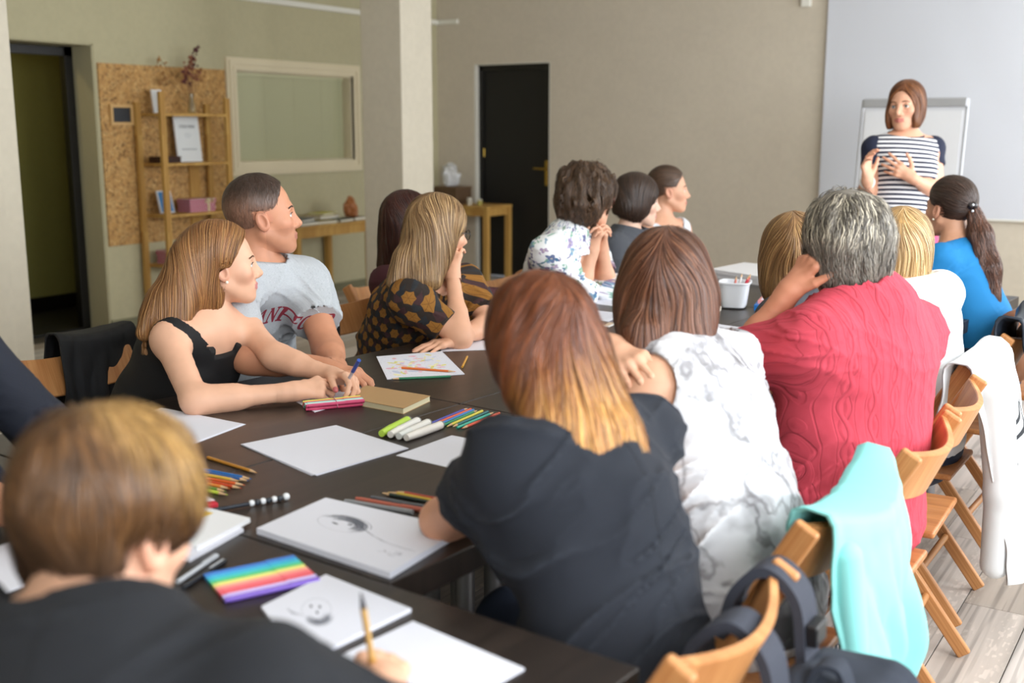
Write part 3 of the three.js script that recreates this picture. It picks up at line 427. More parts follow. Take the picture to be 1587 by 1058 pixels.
  const skinCol = (x, y, z) => { let c = skin; const a = toL(x, y, z), X = Math.abs(a[0]); if (len3(a) < 0.16) { const b = Math.exp(-(((X - 0.042) / 0.022) ** 2 + ((a[1] + 0.035) / 0.02) ** 2)) * (a[2] > 0.03 ? 0.5 : 0); c = mix3(c, blush, b); const l = a[2] > 0.076 && X < 0.024 && Math.abs(a[1] + 0.07) < 0.0125 - X * 0.22 ? 1 : 0; c = mix3(c, lip, l * 0.8); if (Math.hypot(X - 0.08, a[1] + 0.012, a[2] + 0.005) < 0.035 && X > 0.07) c = mix3(c, blush, 0.45); if (o.fade && a[1] > -0.055) { const k = sstep(0.035, -0.02, a[2] - 0.3 * a[1] + 0.01) * sstep(-0.06, 0.0, a[1]) * (X > 0.07 && a[1] < 0.02 && a[1] > -0.05 && a[2] > -0.03 ? 0.1 : 1); c = mix3(c, lin(o.fade), k * 0.6); } if (o.beard && a[1] < -0.04 && a[2] > 0.0) c = mix3(c, lin(o.beard), 0.16); } const n = 1 + 0.05 * noise(x * 70, y * 70, z * 70); return [c[0] * n, c[1] * n, c[2] * n]; };
  // body
  const all = [...torso(0), ...armPrims('L', 0), ...armPrims('R', 0), ...legPrims('L', 0), ...legPrims('R', 0), [neck, 0.035]];
  const pts = [o.hip, o.nb, o.shL, o.shR, ...Object.values(arm).flatMap((a) => [a.el, a.wr]), ...Object.values(leg).flatMap((l) => [l.kn, l.an]), nTop];
  const headHole = (x, y, z) => { const a = toL(x, y, z); return Math.hypot(a[0], a[1] - 0.03, a[2]) * hk - 0.07; };
  const bodySdf = union(all); const parts = [netMesh(bodySdf, ...bbox(pts, 0.2), o.cell ?? 0.013, { color: skinCol })];
  const headOnly = (x, y, z) => smin(headSdf(x, y, z), neck(x, y, z), 0.018);
  const [hl, hh] = bbox([H.c], 0.135 * hk); parts.push(netMesh((x, y, z) => Math.max(headOnly(x, y, z), -(toL(x, y, z)[1] + 0.13) * hk), hl, hh, H.cell ?? 0.005, { color: skinCol, slack: 1.6 }));
  const tipsOf = {};
  for (const s of ['L', 'R']) { const h = o['hand' + s], a = arm[s]; if (!a) continue; const dir = h?.dir ?? sub3(a.wr, a.el), spec = { w: a.wr, dir, nrm: h?.nrm ?? [0, 1, 0], curl: h?.curl ?? [0.25, 0.3, 0.3, 0.35], thumb: h?.thumb, spread: h?.spread, s: (h?.s ?? 1) * (f ? 0.97 : 1.08) * S }, F = handField(spec, s === 'R'); const fore = capsule(mix3(a.el, a.wr, 0.7), a.wr, lerp(ar[2], ar[3], 0.7), ar[3] * 0.9), hd = (x, y, z) => smin(F.sdf(x, y, z), fore(x, y, z), 0.02); tipsOf[s] = F.tips;
    const nail = h?.nails ? lin(h.nails) : null; const hc = (x, y, z) => { let c = skinCol(x, y, z); for (const t of F.tips) { const d = Math.hypot(x - t[0], y - t[1], z - t[2]); if (d < 0.011) c = nail && d < 0.0095 ? mix3(c, nail, 0.8) : mix3(c, blush, 0.35); } return c; };
    const [l2, h2] = bbox([...F.pts], 0.022); parts.push(netMesh(hd, l2, h2, h?.cell ?? 0.004, { color: hc })); }
  const body = mesh('body', mergeKeep(parts), skinMat, root);
  // eyes and brows
  if (H.face !== false) for (const s of [-1, 1]) {
    const c = toW([0.0315 * s, -0.004, 0.0735]), e = new THREE.SphereGeometry(0.0126 * hk, 20, 16), cc = [], p = e.attributes.position, gz = norm3(add3(hb[2], hb[0], o.gaze ?? 0));
    for (let i = 0; i < p.count; i++) { const d = dot3(norm3([p.getX(i), p.getY(i), p.getZ(i)]), gz); cc.push(...(d > 0.965 ? [0.01, 0.01, 0.01] : d > 0.86 ? lin(o.iris ?? '#5d6a70') : [0.72, 0.69, 0.66])); }
    e.setAttribute('color', new THREE.Float32BufferAttribute(cc, 3)); mesh('eye', e.translate(...c), eyeMat, root);
    mesh('eyebrow', tube([[0.013, 0.0165, 0.0925], [0.03, 0.0215, 0.089], [0.048, 0.0165, 0.0765]].map(([x, y, z]) => toW([x * s, y, z])), 0.0024 * hk, 10, 5), std({ color: o.brow ?? '#5b4030', roughness: 0.8 }), root);
    mesh('lash', tube([[0.018, -0.0005, 0.0865], [0.0315, 0.0036, 0.0885], [0.0455, -0.002, 0.0815]].map(([x, y, z]) => toW([x * s, y, z])), 0.001 * hk, 8, 4), std({ color: '#2a1d18', roughness: 0.8 }), root);
  }
  // clothes
  const frame = { o, S, right, up, front, chest, waist, arm, leg, toL, toW, hb, hk, R, root, tipsOf, skinCol };
  const wr = (k, amp) => (x, y, z) => { const q = [x - o.nb[0], y - o.nb[1], z - o.nb[2]], a = dot3(q, right), b = dot3(q, up), c = dot3(q, front), wv = 1.2 * noise(a * 5 + k, b * 5, c * 5), rd = (n) => { const v = 1 - Math.abs(n); return v * v * v * v * v; }; return -amp * ((0.75 * rd(noise(a * 3 + k, b * 12 + wv, c * 3)) + 0.6 * rd(noise(a * 4 + 9, (b * 0.8 + a * 0.6) * 17 + wv, c * 4 + k)) + 0.45 * rd(noise(a * 6 - 5, (b - a * 0.5) * 26 + wv, c * 6))) * (0.55 + 0.45 * noise(a * 6, b * 5 + k, c * 6)) + 0.25 * noise(a * 7, b * 6 + k, c * 7) - 0.2); };
  const g = o.top; const e = g.ease ?? 0.008, wrk = wr(o.seed ?? 1, g.wrinkle ?? 0.007), sl = g.sleeve ?? 0.55;
  const prims = [...torso(e), ...(sl > 0 ? ['L', 'R'].flatMap((s) => armPrims(s, e + (g.sleeveEase ?? 0.004), sl)) : [])]; if (g.neck) prims.push([capsule(add3(o.nb, up, -0.03), mix3(o.nb, nTop, g.neck), nr * 1.2 + e, nr * 1.06 + e), 0.05]); if (g.long) for (const s of ['L', 'R']) prims.push([capsule(leg[s].h, mix3(leg[s].h, leg[s].kn, g.long), 0.085 * S * fat + e + 0.006, 0.082 * S * fat + e), 0.06]);
  const sh0 = union(prims), hemY = g.hem ?? -0.05, hn = g.hemUp ?? up;
  const nDir = norm3(sub3(nTop, o.nb)), nLen = len3(sub3(nTop, o.nb)); const collar = g.collar ?? 0.012, cf = g.collarFront ?? -0.03, slit = (x, y, z) => { // cut at neckline, hem and sleeve ends
    const q = [x - o.nb[0], y - o.nb[1], z - o.nb[2]], b = dot3(q, up), c = dot3(q, front), a = dot3(q, right); const nh = dot3(q, nDir), nrad = Math.sqrt(Math.max(0, dot3(q, q) - nh * nh)); let cut = g.neck ? (nrad < nr * 1.25 + e + 0.012 && nh > 0 ? nh - nLen * g.neck : -1) : Math.hypot(a * 0.8, c) < 0.12 ? b - collar - (c > 0 ? c / 0.1 * (cf - collar) : -c * 0.15) : -1;
    cut = Math.max(cut, -(dot3([x - o.hip[0], y - o.hip[1], z - o.hip[2]], hn) - hemY));
    return cut; };
  const armCut = (x, y, z) => { let m = -1; if (sl <= 0 || sl >= 1.99) return m; for (const s of ['L', 'R']) { const A = arm[s]; if (!A) continue; const [p0, p1, t] = sl <= 1 ? [A.sh, A.el, sl] : [A.el, A.wr, sl - 1], c = mix3(p0, p1, t), n = norm3(sub3(p1, p0)), q = [x - c[0], y - c[1], z - c[2]], h = dot3(q, n); if (len3(q) < 0.11 + 0.0 * h && h > -0.05) { const rad = Math.sqrt(Math.max(0, dot3(q, q) - h * h)); if (rad < 0.085) m = Math.max(m, h); } } return m; };
  let shirt = (x, y, z) => { const d = sh0(x, y, z); return d + (Math.abs(d) < 0.026 ? wrk(x, y, z) : 0); };
  { const s1 = shirt; shirt = (x, y, z) => { const d = s1(x, y, z); return d > 0.05 ? d : smax(Math.max(d, armCut(x, y, z)), slit(x, y, z), 0.006); }; }
  if (g.clip) { const s1 = shirt; shirt = (x, y, z) => { const d = s1(x, y, z); if (d > 0.05) return d; const q = [x - o.nb[0], y - o.nb[1], z - o.nb[2]]; return smax(d, g.clip(dot3(q, right), dot3(q, up), dot3(q, front), frame, [x, y, z]), 0.006); }; }
  if (g.relief) { const s1 = shirt; shirt = (x, y, z) => { const d = s1(x, y, z); return Math.abs(d) > 0.03 ? d : d - g.relief([x, y, z], frame); }; }
  const seamAxis = g.seamFront ? -1 : 1;
  const uvf = (x, y, z) => { const q = [x - o.nb[0], y - o.nb[1], z - o.nb[2]], a = dot3(q, right), b = dot3(q, up), c = dot3(q, front); if (g.planar) return [-a, b]; return [Math.atan2(a, -c * seamAxis * -1) * 0.16, b]; };
  const sp = [o.hip, o.nb, o.shL, o.shR, ...(sl > 0 ? Object.values(arm).map((A) => A.el) : []), ...(sl > 1 ? Object.values(arm).map((A) => A.wr) : []), ...(g.long ? [leg.L.kn, leg.R.kn] : [])];
  const top = mesh(g.name, netMesh(shirt, ...bbox(sp, 0.19 * Math.max(1, fat)), g.cell ?? 0.011, { uv: uvf, slack: 1.45, color: g.color ? (x, y, z) => g.color([x, y, z], frame) : undefined }), g.mat, root);
  frame.shirt = shirt; if (g.part) g.part(top, frame, armPrims);
  // trousers and shoes
  const leg0 = union([[flatCapsule(add3(o.hip, [0, -0.04, 0]), add3(o.hip, up, 0.07), hipSide, hx + 0.006, hz + 0.006, hx * 0.95, hz), 0.05], ...['L', 'R'].flatMap((s) => legPrims(s, 0.012, 0.93))]);
  mesh('trousers', netMesh((x, y, z) => leg0(x, y, z) + 0.006 * noise(x * 14, y * 14, z * 14), ...bbox([o.hip, ...Object.values(leg).flatMap((l) => [l.kn, l.an])], 0.22), o.trouserCell ?? 0.018), o.trousers ?? cloth({ color: '#2a2f3a' }), root);
  for (const s of ['L', 'R']) { const l = leg[s], a = [l.an[0], 0.045, l.an[2]]; mesh('shoe', netMesh(union([[capsule(a, add3(a, hipFront, 0.15), 0.042, 0.036), 0.02], [capsule(add3(a, [0, 0.03, 0]), a, 0.04, 0.042), 0.02]]), ...bbox([a, add3(a, hipFront, 0.17)], 0.07), 0.012), o.shoes ?? std({ color: '#25221f', roughness: 0.6 }), root); }
  if (o.hair) o.hair(frame);
  if (o.extra) o.extra(frame);
  return root;
}
// hair shapes in the head's own frame: prims() lists [field, blend]
function hairStyle(fr, s) {
  const { toL, toW, hk, o, R, root } = fr; const base = s.prims.map(([f, k]) => [f, k]);
  const fieldL = union(base); const field = (x, y, z) => { const a = toL(x, y, z); let d = fieldL(a[0], a[1], a[2]) * hk; if (s.world) for (const [f, k] of s.world) d = smin(d, f(x, y, z), k); if (s.face !== false) { const fc = s.faceCut ?? [0, -0.03, 0.112, 0.058, 0.088, 0.07]; d = smax(d, -sEll(a[0] - fc[0], a[1] - fc[1], a[2] - fc[2], fc[3], fc[4], fc[5]) * hk, 0.012); } if (s.cut) d = smax(d, s.cut(a, [x, y, z]) * hk, 0.008); if (d < 0.03 && s.rough) d += s.rough * noise(x * 45, y * 18, z * 45) + s.rough * 0.7 * noise(x * 16, y * 10, z * 16); return d; };
  const [lo, hi] = bbox([fr.o.head.c, ...(s.reach ?? [])], s.pad ?? 0.17);
  const crown = s.crown ?? [0, 0.12, -0.035];
  const dirW = (v) => [0, 1, 2].map((i) => v[0] * fr.hb[0][i] + v[1] * fr.hb[1][i] + v[2] * fr.hb[2][i]);
  const flow = (q) => { const a = toL(...q); if (s.flow) { const v = s.flow(a, q); return v.world ?? dirW(v); } let v; if (s.part !== undefined) { const sd = a[0] - s.part; v = [clamp(sd * 30, -1, 1) * sstep(-0.02, 0.1, a[1]) * 1.4, 0, -0.35 * sstep(0.03, 0.1, a[1])]; } else { const r = Math.hypot(a[0] - crown[0], a[2] - crown[2]) + 1e-4; v = [(a[0] - crown[0]) / r, 0, (a[2] - crown[2]) / r].map((x) => x * sstep(0.03, 0.11, a[1]) * 1.5); } const w = dirW(v); return norm3([w[0], w[1] - 1, w[2]]); };
  return growHair({ ...s, sdf: field, lo, hi, flow, cell: s.cell ?? 0.006 }, root, hk, R);
}
const cap = (e = 0.012, dz = 0) => [(x, y, z) => sEll(x, y - 0.036, z + 0.014 - dz, 0.0755 + e, 0.087 + e, 0.097 + e), 0.02];
function glasses(fr, mat) {
  const { toW, root } = fr, ring = (s) => { const p = []; for (let i = 0; i < 14; i++) { const a = i / 14 * 6.283; p.push(toW([s * (0.033 + 0.023 * Math.cos(a)), -0.006 + 0.017 * Math.sin(a), 0.101 - 0.006 * Math.cos(a)])); } return tube(p, 0.0018, 36, 6, true); };
  const g = thingPart('glasses', merge([ring(1), ring(-1), tube([toW([0.01, 0, 0.106]), toW([0, 0.003, 0.109]), toW([-0.01, 0, 0.106])], 0.0016, 8, 6), ...[1, -1].map((s) => tube([toW([s * 0.056, 0.0, 0.096]), toW([s * 0.074, 0.002, 0.04]), toW([s * 0.08, -0.002, -0.01])], 0.0016, 10, 6))]), mat, root); return g;
}
const thingPart = (n, g, m, p) => mesh(n, g, m, p);
// ---------------------------------------------------------------- the people
const C = lin;
const hairCols = (...h) => h.map(lin);
const jeans = cloth({ color: '#273246' }), blackCloth = cloth({ color: '#15171b' });
// garment prints
const starTex = canvasTex(512, 512, (c, w, h) => {
  c.fillStyle = '#241a14'; c.fillRect(0, 0, w, h); const star = (x, y, r, col, rot) => { c.fillStyle = col; c.beginPath(); for (let i = 0; i < 12; i++) { const a = i / 12 * 6.283 + rot, q = i % 2 ? r * 0.78 : r; c[i ? 'lineTo' : 'moveTo'](x + q * Math.cos(a), y + q * Math.sin(a)); } c.fill(); };
  for (let j = -1; j < 5; j++) for (let i = -1; i < 5; i++) { const x = i * 128 + (j % 2 ? 64 : 0), y = j * 128; c.fillStyle = (i + j) % 2 ? '#3a1f22' : '#1d2127'; c.beginPath(); c.moveTo(x + 64, y - 50); c.lineTo(x + 108, y + 30); c.lineTo(x + 20, y + 30); c.fill(); c.fillStyle = (i + j) % 2 ? '#1d2127' : '#3a1f22'; c.beginPath(); c.moveTo(x + 64, y + 100); c.lineTo(x + 110, y + 34); c.lineTo(x + 18, y + 34); c.fill(); star(x, y + 10, 50, '#8d5f1f', 0.26); c.strokeStyle = '#6e4614'; c.lineWidth = 3; for (let k = 0; k < 6; k++) { c.beginPath(); c.moveTo(x, y + 10); c.lineTo(x + 44 * Math.cos(k * 1.047 + 0.26), y + 10 + 44 * Math.sin(k * 1.047 + 0.26)); c.stroke(); } }
}); starTex.repeat.set(5, 5);
const floralTex = canvasTex(1024, 1024, (c, w, h) => { const R = rng(31); c.fillStyle = '#eef0f2'; c.fillRect(0, 0, w, h); const cl = ['#5e86a4', '#4b5a86', '#7a6a9c', '#7fae9c', '#3f6f92', '#9a87a8', '#6b8c7c', '#53507e']; for (let i = 0; i < 330; i++) { const x = R() * w, y = R() * h, big = R() < 0.16; c.fillStyle = cl[Math.floor(R() * cl.length)]; c.globalAlpha = 0.55 + R() * 0.4; if (big) { const r = 26 + R() * 26, n = 5; for (let k = 0; k < n; k++) { const a = k / n * 6.283 + R(); c.beginPath(); c.ellipse(x + r * 0.55 * Math.cos(a), y + r * 0.55 * Math.sin(a), r * 0.6, r * 0.38, a, 0, 6.283); c.fill(); } c.fillStyle = '#d9c9a8'; c.beginPath(); c.arc(x, y, r * 0.2, 0, 6.3); c.fill(); } else { for (let k = 0; k < 3; k++) { c.beginPath(); c.ellipse(x + R() * 34 - 17, y + R() * 34 - 17, 6 + R() * 15, 3 + R() * 6, R() * 6.3, 0, 6.283); c.fill(); } } } c.globalAlpha = 1; }); floralTex.repeat.set(2.4, 2.4);
const marbleTex = tex(512, 512, (u, v) => { const x = u * 6.283, n = fbm(Math.cos(x) * 1.3 + 5, v * 4.5, Math.sin(x) * 1.3, 5), m = Math.abs(fbm(Math.cos(x) * 2 + 9, v * 6, Math.sin(x) * 2 + 3, 5)), low = sstep(0.42, 0.05, v + 0.12 * n); const vein = sstep(0.09, 0.0, m) * 0.3 + sstep(0.0, 0.3, n) * 0.42 + sstep(0.05, 0.25, -n) * 0.2 * sstep(0.2, 0.0, m) + low * (0.3 + 0.35 * sstep(-0.2, 0.3, n)); return [lerp(214, 60, vein), lerp(215, 56, vein), lerp(220, 58, vein)]; });
const collegeTex = canvasTex(1024, 1024, (c, w, h) => { const R = rng(5); c.fillStyle = '#b3b9bf'; c.fillRect(0, 0, w, h); for (let i = 0; i < 26000; i++) { c.fillStyle = R() < 0.5 ? 'rgba(130,136,142,0.35)' : 'rgba(214,218,222,0.35)'; c.fillRect(R() * w, R() * h, 3 + R() * 6, 1); } c.fillStyle = '#8d2f40'; c.textAlign = 'center'; c.font = 'bold 150px serif'; c.save(); c.translate(512, 660); c.scale(0.6, 1.1); c.fillText('STANFORD', 0, 0); c.lineWidth = 3; c.strokeStyle = '#8d2f40'; c.strokeText('STANFORD', 0, 0); c.restore(); }); collegeTex.repeat.set(2, 2); collegeTex.offset.set(0.43, 0.60);
const stripeTex = tex(8, 64, (u, v) => (v < 0.5 ? [232, 233, 236] : [30, 36, 60])); stripeTex.repeat.set(1, 44);
const down = [0, -1, 0];
const tank = (w, low, arm) => (a, b, c, fr, p) => { const { shL, shR } = fr.o; const sc = Math.min(w - Math.abs(a), b + low * lerp(0.55, 1, sstep(-0.04, 0.04, c))), ah = arm - Math.min(len3(sub3(p, add3(shL, fr.right, -0.045))), len3(sub3(p, add3(shR, fr.right, 0.045)))); return Math.max(sc, ah); };

// woman in the black sleeveless top, writing
person({ seed: 3, label: 'woman with long golden-brown hair in a black sleeveless top, holding a blue pen', skin: '#e9c0a6', lip: '#c0737a', brow: '#6a4a34', iris: '#66788a',
  head: { c: [-2.441, 1.088, -2.237], yaw: 38, pitch: 3, roll: 0, s: 0.98, cell: 0.0036 }, nb: [-2.462, 0.946, -2.185], shR: [-2.425, 0.905, -2.02], shL: [-2.47, 0.896, -2.335], hip: [-2.72, 0.52, -2.15],
  elR: [-2.245, 0.772, -1.945], wrR: [-2.1, 0.775, -2.15], elL: [-2.29, 0.83, -2.28], wrL: [-2.1, 0.79, -2.31], handR: { dir: [0.45, 0.05, -0.85], nrm: [0.5, 0.8, 0.35], curl: [0.42, 0.5, 0.55, 0.6], thumb: [0.5, 0.5], cell: 0.003 }, handL: { dir: [0.85, 0.02, 0.1], nrm: [0.1, 0.85, -0.5], curl: [0.5, 0.58, 0.62, 0.65], thumb: [0.5, 0.6], nails: '#b5485a', cell: 0.003 },
  top: { name: 'sleeveless_top', mat: cloth({ color: '#0e0e11', roughness: 0.8 }), sleeve: 0, ease: 0.012, wrinkle: 0.002, cell: 0.007, clip: tank(0.043, 0.058, 0.05) }, trousers: blackCloth,
  hair: (fr) => hairStyle(fr, { prims: [cap(0.013), [(x, y, z) => sEll(x + 0.01, y + 0.045, z + 0.055, 0.078, 0.12, 0.062), 0.03]], world: [[flatCapsule([-2.475, 1.1, -2.16], [-2.478, 0.955, -2.06], [1, 0, -0.3], 0.06, 0.075, 0.075, 0.05), 0.03], [capsule([-2.49, 1.0, -2.06], [-2.5, 0.92, -2.0], 0.04, 0.02), 0.03]], reach: [[-2.48, 0.95, -2.0]], face: false, cols: hairCols('#8a5d36', '#9c6d40', '#7a4f2d', '#b08250'), count: 3200, len: 0.17, width: 0.003, lift: 0.004, part: 0.012, freeTip: 0.05, cut: (a) => Math.max(a[2] - (0.014 + 0.68 * Math.max(0, a[1]) - 0.25 * Math.max(0, -a[1] - 0.02)), a[0] < -0.05 && a[1] < 0.0 && a[1] > -0.055 ? a[2] + 0.018 : -1) }),
  extra: (fr) => { mesh('earring', new THREE.SphereGeometry(0.0045, 12, 10).translate(...fr.toW([-0.083, -0.042, 0.004])), phys({ color: '#f4e9d8', roughness: 0.2 }), fr.root); } });
// man in the college t-shirt
person({ seed: 4, male: true, label: 'man with a dark buzz cut in a grey t-shirt with dark red college lettering', skin: '#cf9a7c', lip: '#b07264', blush: '#c98870', brow: '#3b2a22', iris: '#4a4238', fade: '#4b372c', beard: '#5b4438',
  head: { c: [-2.565, 1.205, -2.525], yaw: 40, pitch: 5, s: 1.04, cell: 0.0036 }, nb: [-2.585, 1.05, -2.5], shL: [-2.53, 0.978, -2.665], shR: [-2.545, 1.002, -2.335], hip: [-2.87, 0.52, -2.68], elL: [-2.34, 0.8, -2.56], wrL: [-2.19, 0.785, -2.43], elR: [-2.41, 0.81, -2.29], wrR: [-2.19, 0.79, -2.385], handL: { dir: [0.7, -0.1, 0.5], nrm: [0, 1, 0], curl: [0.4, 0.4, 0.4, 0.4] }, handR: { dir: [0.8, -0.1, -0.2], nrm: [0, 1, 0], curl: [0.4, 0.4, 0.4, 0.4] },
  top: { name: 't_shirt', mat: std({ map: collegeTex, roughness: 0.9, bumpMap: rep(fineBump, 30, 30), bumpScale: 0.0003 }), sleeve: 0.62, ease: 0.014, sleeveEase: 0.014, wrinkle: 0.018, planar: true, cell: 0.009, neck: 0.22 }, trousers: jeans,
  hair: (fr) => hairStyle(fr, { prims: [[(x, y, z) => sEll(x, y - 0.036, z + 0.012, 0.0815, 0.0935, 0.1005), 0.02]], cut: (a) => Math.max(-(a[1] + 0.055 - 0.75 * Math.max(0, a[2] + 0.03)), a[2] - 0.03 - 0.42 * a[1], Math.abs(a[0]) > 0.06 && a[1] < 0.018 && a[2] > -0.03 ? 0.012 : -1), face: false, cols: hairCols('#3a2a22'), count: 3400, len: 0.011, step: 0.004, width: 0.0016, lift: 0.002, rough: 0.0008, cell: 0.005, freeTip: 0.01, colAt: (p, t) => { const a = fr.toL(...p), k = sstep(0.085, 0.0, a[1] + 0.15 * a[2]); return mix3(mix3(lin('#33251e'), lin('#46342a'), t), lin('#8a6653'), k * 0.85); } }) });
// woman in the mustard star blouse, chin on hand
person({ seed: 5, label: 'woman with long dark-blond hair and glasses in a black blouse patterned with mustard stars', skin: '#e6b99d', iris: '#6b5a48',
  head: { c: [-2.365, 1.115, -3.179], yaw: 24, pitch: -4, s: 1.0, cell: 0.005 }, nb: [-2.405, 0.965, -3.13], shR: [-2.36, 0.9, -2.99], shL: [-2.36, 0.912, -3.325], hip: [-2.66, 0.52, -3.25], elR: [-2.185, 0.776, -3.05], wrR: [-2.285, 0.965, -3.15], elL: [-2.215, 0.79, -3.265], wrL: [-2.19, 0.765, -3.05], handR: { dir: [-0.25, 0.95, -0.3], nrm: [0.3, 0.2, 0.9], curl: [0.35, 0.4, 0.45, 0.5] }, handL: { dir: [-0.42, -0.06, 0.85], nrm: [0, 1, 0.05], curl: [0.12, 0.12, 0.14, 0.16], nails: '#8c3a4c', cell: 0.0032, spread: 0.1 },
  top: { name: 'patterned_blouse', mat: std({ map: starTex, roughness: 0.85 }), sleeve: 0.72, ease: 0.014, sleeveEase: 0.012, wrinkle: 0.016, cell: 0.01 }, trousers: blackCloth,
  hair: (fr) => hairStyle(fr, { prims: [cap(0.016), [(x, y, z) => sEll(x + 0.004, y + 0.05, z + 0.045, 0.094, 0.13, 0.08), 0.03]], world: [[flatCapsule([-2.37, 1.08, -3.12], [-2.36, 0.965, -3.05], [1, 0, -0.5], 0.09, 0.07, 0.085, 0.045), 0.03], [capsule([-2.41, 1.02, -3.05], [-2.42, 0.95, -3.0], 0.05, 0.03), 0.03]], reach: [[-2.36, 0.95, -3.05]], cols: hairCols('#8b6c48', '#a38159', '#745537', '#b8976a'), count: 2400, len: 0.15, width: 0.004, part: -0.01, freeTip: 0.04, lift: 0.005 }),
  extra: (fr) => glasses(fr, std({ color: '#16110f', roughness: 0.3 })) });
// person in burgundy behind her
person({ seed: 6, label: 'person with straight dark auburn hair in burgundy, seated behind the mustard star blouse', skin: '#dfb095',
  head: { c: [-2.737, 1.105, -3.48], yaw: 10, s: 0.98, cell: 0.006 }, nb: [-2.765, 0.945, -3.48], shR: [-2.72, 0.887, -3.32], shL: [-2.72, 0.876, -3.65], hip: [-2.93, 0.52, -3.8], elR: [-2.56, 0.8, -3.45], wrR: [-2.4, 0.8, -3.72], elL: [-2.55, 0.8, -3.74], wrL: [-2.33, 0.79, -3.86], handR: { dir: [0.6, 0, -0.6], nrm: [0, 1, 0] }, ik: ['L', 'R'], cell: 0.016,
  top: { name: 'burgundy_top', mat: cloth({ color: '#431820' }), sleeve: 2, ease: 0.012, sleeveEase: 0.012, wrinkle: 0.01, cell: 0.013 }, trousers: cloth({ color: '#3b1a22' }),
  hair: (fr) => hairStyle(fr, { prims: [cap(0.016), [(x, y, z) => sEll(x, y + 0.05, z + 0.045, 0.092, 0.13, 0.075), 0.03]], world: [[flatCapsule([-2.745, 1.07, -3.44], [-2.765, 0.94, -3.42], [1, 0, 0], 0.088, 0.06, 0.08, 0.045), 0.03]], reach: [[-2.76, 0.93, -3.42]], cols: hairCols('#3a1610', '#48200f', '#2c100c'), count: 1300, len: 0.15, width: 0.0042, part: 0.0, freeTip: 0.04 }) });
// curly woman in the floral blouse
person({ seed: 7, label: 'woman with a curly brown bob and glasses in a white floral blouse, hands clasped', skin: '#e4b69b', iris: '#5a4a3c',
  head: { c: [-2.376, 1.18, -4.277], yaw: 33, pitch: -4, s: 1.02, cell: 0.005 }, nb: [-2.45, 1.01, -4.215], shR: [-2.435, 0.945, -4.035], shL: [-2.43, 0.965, -4.385], hip: [-2.6, 0.52, -4.22], elR: [-2.355, 0.772, -4.18], wrR: [-2.335, 0.955, -4.25], elL: [-2.305, 0.772, -4.345], wrL: [-2.32, 0.952, -4.31], handR: { dir: [0.1, 0.9, -0.2], nrm: [-0.35, 0.1, 0.9], curl: [0.6, 0.62, 0.64, 0.66], thumb: [0.3, 0.5] }, handL: { dir: [0.05, 0.95, 0.15], nrm: [0.45, 0, -0.9], curl: [0.6, 0.62, 0.64, 0.66], thumb: [0.3, 0.5] },
  top: { name: 'floral_blouse', mat: std({ map: floralTex, roughness: 0.85 }), sleeve: 1.32, ease: 0.02, sleeveEase: 0.016, wrinkle: 0.014, cell: 0.01, hem: -0.02, neck: 0.6 }, trousers: jeans,
  hair: (fr) => hairStyle(fr, { prims: [cap(0.026), [(x, y, z) => sEll(x, y + 0.028, z + 0.04, 0.115, 0.09, 0.1), 0.03]], faceCut: [0, -0.05, 0.12, 0.05, 0.085, 0.06], cols: hairCols('#4a3524', '#5a4230', '#3a2a1d', '#6b5038'), count: 3000, len: 0.085, step: 0.006, width: 0.0036, curl: 1.5, rough: 0.014, lift: 0.012, freeTip: 0.03 }),
  extra: (fr) => glasses(fr, std({ color: '#5c2e1e', roughness: 0.3 })) });
// dark bob, grey sweater
person({ seed: 8, label: 'woman with a dark chin-length bob in a charcoal grey sweater, in profile', skin: '#ecccba', lip: '#b56a66', brow: '#3a2a22',
  head: { c: [-2.445, 1.13, -4.887], yaw: 50, pitch: -2, s: 1.0, cell: 0.004 }, nb: [-2.475, 0.972, -4.85], shR: [-2.455, 0.905, -4.67], shL: [-2.45, 0.91, -5.0], hip: [-2.6, 0.52, -4.84], wrR: [-2.2, 0.785, -4.7], wrL: [-2.17, 0.785, -4.84], ik: ['L', 'R'], handR: { dir: [0.8, 0, -0.3], nrm: [0, 1, 0] }, cell: 0.015,
  top: { name: 'grey_sweater', mat: cloth({ color: '#4a4d54', roughness: 0.95 }), sleeve: 1.85, ease: 0.014, sleeveEase: 0.012, wrinkle: 0.009, neck: 0.35 }, trousers: blackCloth,
  hair: (fr) => hairStyle(fr, { prims: [cap(0.017), [(x, y, z) => sEll(x, y + 0.03, z + 0.028, 0.096, 0.082, 0.094), 0.03]], faceCut: [0, -0.045, 0.108, 0.066, 0.09, 0.068], cut: (a) => Math.max(-(a[1] + 0.085 - 0.25 * Math.max(0, -a[2] - 0.03)), -1), cols: hairCols('#37261c', '#432f23', '#2a1d16'), count: 1500, len: 0.12, width: 0.0045, part: -0.02, freeTip: 0.015 }),
  extra: (fr) => { mesh('necklace', tube([fr.toW([-0.045, -0.13, -0.03]), add3(add3(fr.o.nb, fr.front, 0.075), fr.right, 0.05), add3(add3(fr.o.nb, fr.front, 0.12), fr.up, -0.09)], 0.003, 14, 5), std({ color: '#3a2a1c' }), fr.root); } });
